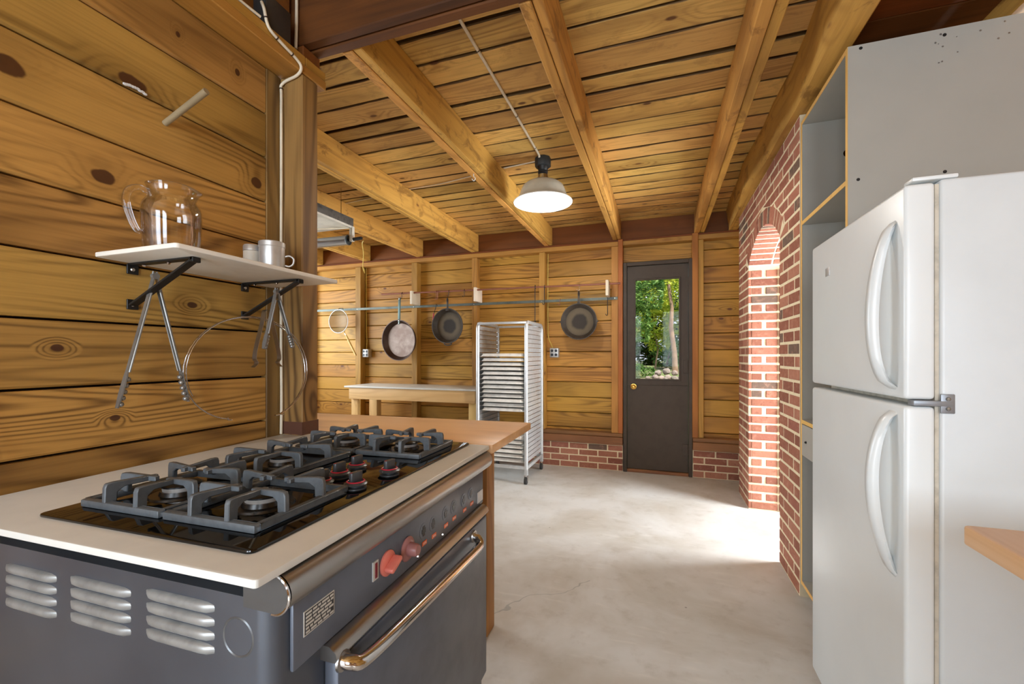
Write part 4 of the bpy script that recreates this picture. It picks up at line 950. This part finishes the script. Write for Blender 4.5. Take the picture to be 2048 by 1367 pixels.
s_hook(-1.02, 4.588, 1.815, .06, 'small pale hook on the iron bar between stud and skillet', .003, 'copper_pipe')
ut = thing('red_handled_utensil', 'small utensil with a red handle hanging left of the first skillet', 'utensil', (-2.545, 4.57, 1.80))
MB().tube(curve([(.03, 0, 0), (.02, -.01, .02), (.012, -.012, -.02), (-.012, -.014, -.09)], 4), .004, 6).build('utensil_shank', 'black_iron', ut, smooth=80)
MB().tube([(-.014, -.014, -.085), (-.022, -.014, -.17)], .008, 10).build('utensil_handle', 'knob_red', ut)
MB().tube([(-.022, -.014, -.17), (-.026, -.014, -.215)], .006, 10).build('utensil_tip', 'handle_wood', ut)

# ---- bench by the back wall
bn = thing('work_bench', 'pale pine work bench with a pinkish white top along the back wall', 'bench', (-2.62, 4.30, 0))
MB().box(-.83, .83, -.245, .272, .838, .857).build('bench_top', 'white_laminate', bn, bevel=.003)
MB().box(-.775, .815, -.228, -.190, .708, .837).build('apron', 'bench_wood', bn, bevel=.003)
MB().box(-.775, .815, .20, .238, .708, .837).build('apron', 'bench_wood', bn, bevel=.003)
for x in (-.772, .725):
    MB().box(x, x + .09, -.189, -.150, 0, .836).build('leg', 'bench_leg_wood', bn, bevel=.003)
    MB().box(x + .02, x + .13, .110, .199, 0, .836).build('leg', 'bench_leg_wood', bn, bevel=.003)

# ---- rolling pan rack with sheet pans
RX0, RX1, RY0, RY1 = -1.692, -1.165, 3.835, 4.425
rkx, rky = (RX0 + RX1) / 2, (RY0 + RY1) / 2
rk_ = thing('pan_rack', 'aluminium rolling sheet pan rack with rounded top corners', 'rack', (rkx, rky, 0))
hx, hy = (RX1 - RX0) / 2 - .016, (RY1 - RY0) / 2 - .016
for s in (-1, 1):
    pts = [(s * hx, -hy, .135), (s * hx, -hy, 1.45)] + [(s * hx, -hy + .06 - .06 * math.cos(R(a)), 1.465 + .06 * math.sin(R(a))) for a in range(15, 91, 15)] + \
          [(s * hx, hy - .06 + .06 * math.cos(R(a)), 1.465 + .06 * math.sin(R(a))) for a in range(90, 14, -15)] + [(s * hx, hy, 1.45), (s * hx, hy, .135)]
    MB().tube(pts, .0175, 10).build('side_tube', 'aluminium', rk_, smooth=50)
    for k in range(-6, 24):
        z = 1.198 - .0437 * k
        lm = MB(); x = s * (hx - .004)
        lm.box(x - .001, x + .001, -hy + .012, hy - .012, z, z + .0375); lm.box(min(x, x - s * .022), max(x, x - s * .022), -hy + .012, hy - .012, z - .0012, z + .0005)
        lm.build('ledge', 'aluminium', rk_)
for y in (-hy, hy):
    MB().box(-hx, hx, y - .012, y + .012, 1.508, 1.530).build('cross_bar', 'aluminium', rk_, bevel=.003)
    MB().box(-hx, hx, y - .012, y + .012, .135, .165).build('cross_bar', 'aluminium', rk_, bevel=.003)
for s in (-1, 1): MB().box(s * hx - .014, s * hx + .014, -hy, hy, .135, .165).build('cross_bar', 'aluminium', rk_, bevel=.003)
for sx in (-1, 1):
    for sy in (-1, 1):
        c = MB().prism([(sx * hx - .02, .165), (sx * hx - .014, .085), (sx * hx + .014, .085), (sx * hx + .02, .165)], sy * hy - .016, sy * hy + .016, 'Y') if False else MB().box(sx * hx - .016, sx * hx + .016, sy * hy - .016, sy * hy + .016, .082, .136)
        c = c.build('caster', 'aluminium', rk_, bevel=.003)
        MB().cyl((sx * hx - .011, sy * hy - .012, .034), (sx * hx + .011, sy * hy - .012, .034), .034, 18).build('wheel', 'rubber', c)
        fk = MB(); fk.box(sx * hx - .017, sx * hx - .013, sy * hy - .02, sy * hy + .012, .028, .083); fk.box(sx * hx + .013, sx * hx + .017, sy * hy - .02, sy * hy + .012, .028, .083); fk.build('fork', 'chrome', c)
def sheet_pan_mesh():
    m = MB(); hw, hl, h = .218, .272, .025
    rings = []
    def ring(w_, l_, z, r): return [(a, b, z) for a, b in rounded(-w_, w_, -l_, l_, r, 4)]
    loops = [ring(hw - .020, hl - .020, 0, .02), ring(hw - .005, hl - .005, h, .025), ring(hw, hl, h, .028), ring(hw, hl, h + .003, .028), ring(hw - .007, hl - .007, h + .003, .024), ring(hw - .021, hl - .021, .0015, .02)]
    n = len(loops[0]); vs = [v for l in loops for v in l]
    fs = [(i * n + k, i * n + (k + 1) % n, (i + 1) * n + (k + 1) % n, (i + 1) * n + k) for i in range(5) for k in range(n)] + [tuple(range(n - 1, -1, -1)), tuple(5 * n + k for k in range(n))]
    return m.add(vs, fs).mesh('sheet_pan', 'pan_aluminium', smooth=40)
SP = sheet_pan_mesh()
ords = ['topmost', 'second', 'third', 'fourth', 'fifth', 'sixth', 'seventh', 'eighth', 'ninth', 'tenth', 'eleventh', 'twelfth', 'thirteenth']
for k in range(13):
    o = place('sheet_pan', SP, None, (rkx + random.uniform(-.006, .006), rky - .012 + random.uniform(-.012, .012), 1.1988 + .028 - .0437 * k), (R(180), 0, 0))
    tag(o, ('topmost aluminium sheet pan in the rolling rack' if k == 0 else ords[k] + ' aluminium sheet pan from the top in the rolling rack'), 'sheet pan', 'sheet pans in the rolling rack')
low = ['uppermost', 'second', 'third', 'fourth', 'fifth', 'lowest']
for j, k in enumerate((18, 19, 20, 21, 22, 23)):
    o = place('sheet_pan', SP, None, (rkx + random.uniform(-.006, .006), rky - .012 + random.uniform(-.012, .012), 1.1988 + .028 - .0437 * k), (R(180), 0, 0))
    tag(o, low[j] + ' sheet pan of the six in the rack below counter height', 'sheet pan', 'sheet pans in the rolling rack')

# ================================================================== RIGHT SIDE: REFRIGERATOR, CABINET, COUNTER
fr = thing('refrigerator', 'white top-freezer refrigerator with curved door handles', 'refrigerator', (.86, 1.555, 0))
def F(x0, x1, y0, y1, z0, z1): return MB().box(x0 - .86, x1 - .86, y0 - 1.555, y1 - 1.555, z0, z1)
F(.606, 1.20, 1.238, 1.872, .02, 1.612).build('case', 'fridge_side', fr, bevel=.008, seg=3)
F(.598, .6055, 1.243, 1.864, .07, 1.602).build('door_gasket', 'gasket', fr)
F(.600, .66, 1.25, 1.86, .0, .018).build('base_rail', 'rubber', fr)
fz = F(.540, .597, 1.236, 1.874, 1.108, 1.606).build('freezer_door', 'fridge_white', fr, bevel=.009, seg=4)
fd = F(.540, .597, 1.236, 1.874, .05, 1.092).build('fridge_door', 'fridge_white', fr, bevel=.009, seg=4)
F(.560, .60, 1.25, 1.86, .02, .048).build('toe_grille', 'fridge_white', fr, bevel=.004)
def fhandle(z0, z1, parent, up):
    n = 22; m = MB(); vs = []
    for i in range(n + 1):
        u = i / n; z = z0 + (z1 - z0) * u
        bow = math.sin(math.pi * (u ** (.8 if up else 1.2))) ** .55 * .052 if 0 < u < 1 else 0
        xo = .5395 - bow; th = .014 + .006 * math.sin(math.pi * u)
        e = min(u, 1 - u); wy = .017 + .006 * (1 - min(1, e / .15))
        xi = min(xo + th, .541)
        yc = 1.292
        vs += [(xo - .86, yc - wy * .6 - 1.555, z), (xo - .86, yc + wy * .6 - 1.555, z), (xo + th * .5 - .86, yc + wy - 1.555, z), (xi - .86, yc + wy * .8 - 1.555, z), (xi - .86, yc - wy * .8 - 1.555, z), (xo + th * .5 - .86, yc - wy - 1.555, z)]
    m.add(vs, [(i * 6 + k, i * 6 + (k + 1) % 6, (i + 1) * 6 + (k + 1) % 6, (i + 1) * 6 + k) for i in range(n) for k in range(6)] + [(5, 4, 3, 2, 1, 0), tuple(n * 6 + k for k in range(6))])
    m.build('door_handle', 'fridge_white', parent, smooth=60)
fhandle(1.128, 1.535, fz, True); fhandle(.675, 1.075, fd, False)
F(.5385, .5402, 1.70, 1.735, 1.478, 1.505).build('badge', 'aluminium', fz, bevel=.001)
h = F(.555, .628, 1.232, 1.26, 1.0935, 1.1065).build('centre_hinge', 'hinge_grey', fr, bevel=.002)
F(.604, .630, 1.232, 1.2375, 1.078, 1.122).build('hinge_plate', 'hinge_grey', h, bevel=.002) if False else F(.604, .630, 1.2325, 1.2375, 1.078, 1.122).build('hinge_plate', 'hinge_grey', h, bevel=.002)
for z in (1.089, 1.111): MB().sphere((.617 - .86, 1.232 - 1.555, z), .005, 8).build('hinge_screw', 'steel_dark', h)
F(.556, .64, 1.24, 1.28, 1.6125, 1.622).build('top_hinge_cover', 'fridge_white', fr, bevel=.003)

cb = thing('tall_shelf_cabinet', 'tall open grey-white laminate cabinet between refrigerator and brick wall', 'cabinet', (.95, 2.21, 0))
def C(x0, x1, y0, y1, z0, z1): return MB().box(x0 - .95, x1 - .95, y0 - 2.21, y1 - 2.21, z0, z1)
CX0, CX1, CY0, CY1, CT = .672, 1.26, 1.938, 2.498, 2.372
for y0, y1 in ((CY0, CY0 + .018), (CY1 - .018, CY1)):
    sp = C(CX0 + .0015, CX1, y0, y1, .07, CT).build('side_panel', 'cabinet_grey', cb)
    C(CX0, CX0 + .0013, y0, y1, .07, CT).build('edge_band', 'particle_edge', sp)
C(CX1 - .012, CX1, CY0 + .0185, CY1 - .0185, .07, CT).build('back_panel', 'cabinet_grey', cb)
for z0, z1, nm in ((CT - .018, CT, 'top_panel'), (1.856, 1.874, 'shelf_panel'), (.872, .890, 'shelf_panel'), (.072, .090, 'bottom_panel')):
    sp = C(CX0 + .0015, CX1 - .0125, CY0 + .0185, CY1 - .0185, z0, z1).build(nm, 'cabinet_grey', cb)
    C(CX0, CX0 + .0013, CY0 + .0185, CY1 - .0185, z0, z1).build('edge_band', 'particle_edge', sp)
dr = C(CX0 - .001, CX0 + .018, CY0 + .02, CY1 - .02, .715, .868).build('drawer_front', 'cabinet_grey', cb, bevel=.002)
MB().sphere((CX0 - .95 - .004, 2.41 - 2.21, .79), .006, 8).build('drawer_knob', 'black_iron', dr)
C(CX0 + .06, CX1, CY0 + .02, CY1 - .02, .0, .069).build('plinth', 'rubber', cb)
for x, z in ((.714, 2.358), (.96, 2.348), (.706, 1.868), (.961, 1.862)):
    MB().lathe([(0, .001), (.0055, .001), (.006, 0)], 12, Matrix.Translation((x - .95, CY0 - 2.21, z)) @ YROT).build('screw_head', 'black_iron', cb)
for k in range(14):
    x, z = random.uniform(.93, 1.2), random.uniform(2.25, 2.36)
    MB().lathe([(0, .0006), (random.uniform(.0015, .004), .0004)], 7, Matrix.Translation((x - .95, CY0 - 2.21, z)) @ YROT).build('scuff_mark', 'steel_dark', cb)
MB().lathe([(0, .001), (.018, .001), (.019, 0)], 18, Matrix.Translation((.862 - .95, CY1 - .0185 - 2.21, 2.185)) @ YROT).build('cable_hole', 'dark_gap', cb)

bc = thing('butcher_block_counter', 'butcher block counter end jutting in at the right edge', 'counter', (.85, .40, 0))
MB().prism(rounded(-.343, .35, -1.4, .578, .012, 4), .878, .910).build('counter_top', 'butcher_block', bc, bevel=.003)
for x, y in ((-.25, -1.3), (.26, -1.3), (.26, .48), (-.02, .48)): MB().box(x, x + .07, y, y + .07, 0, .877).build('leg', 'leg_wood', bc, bevel=.003)
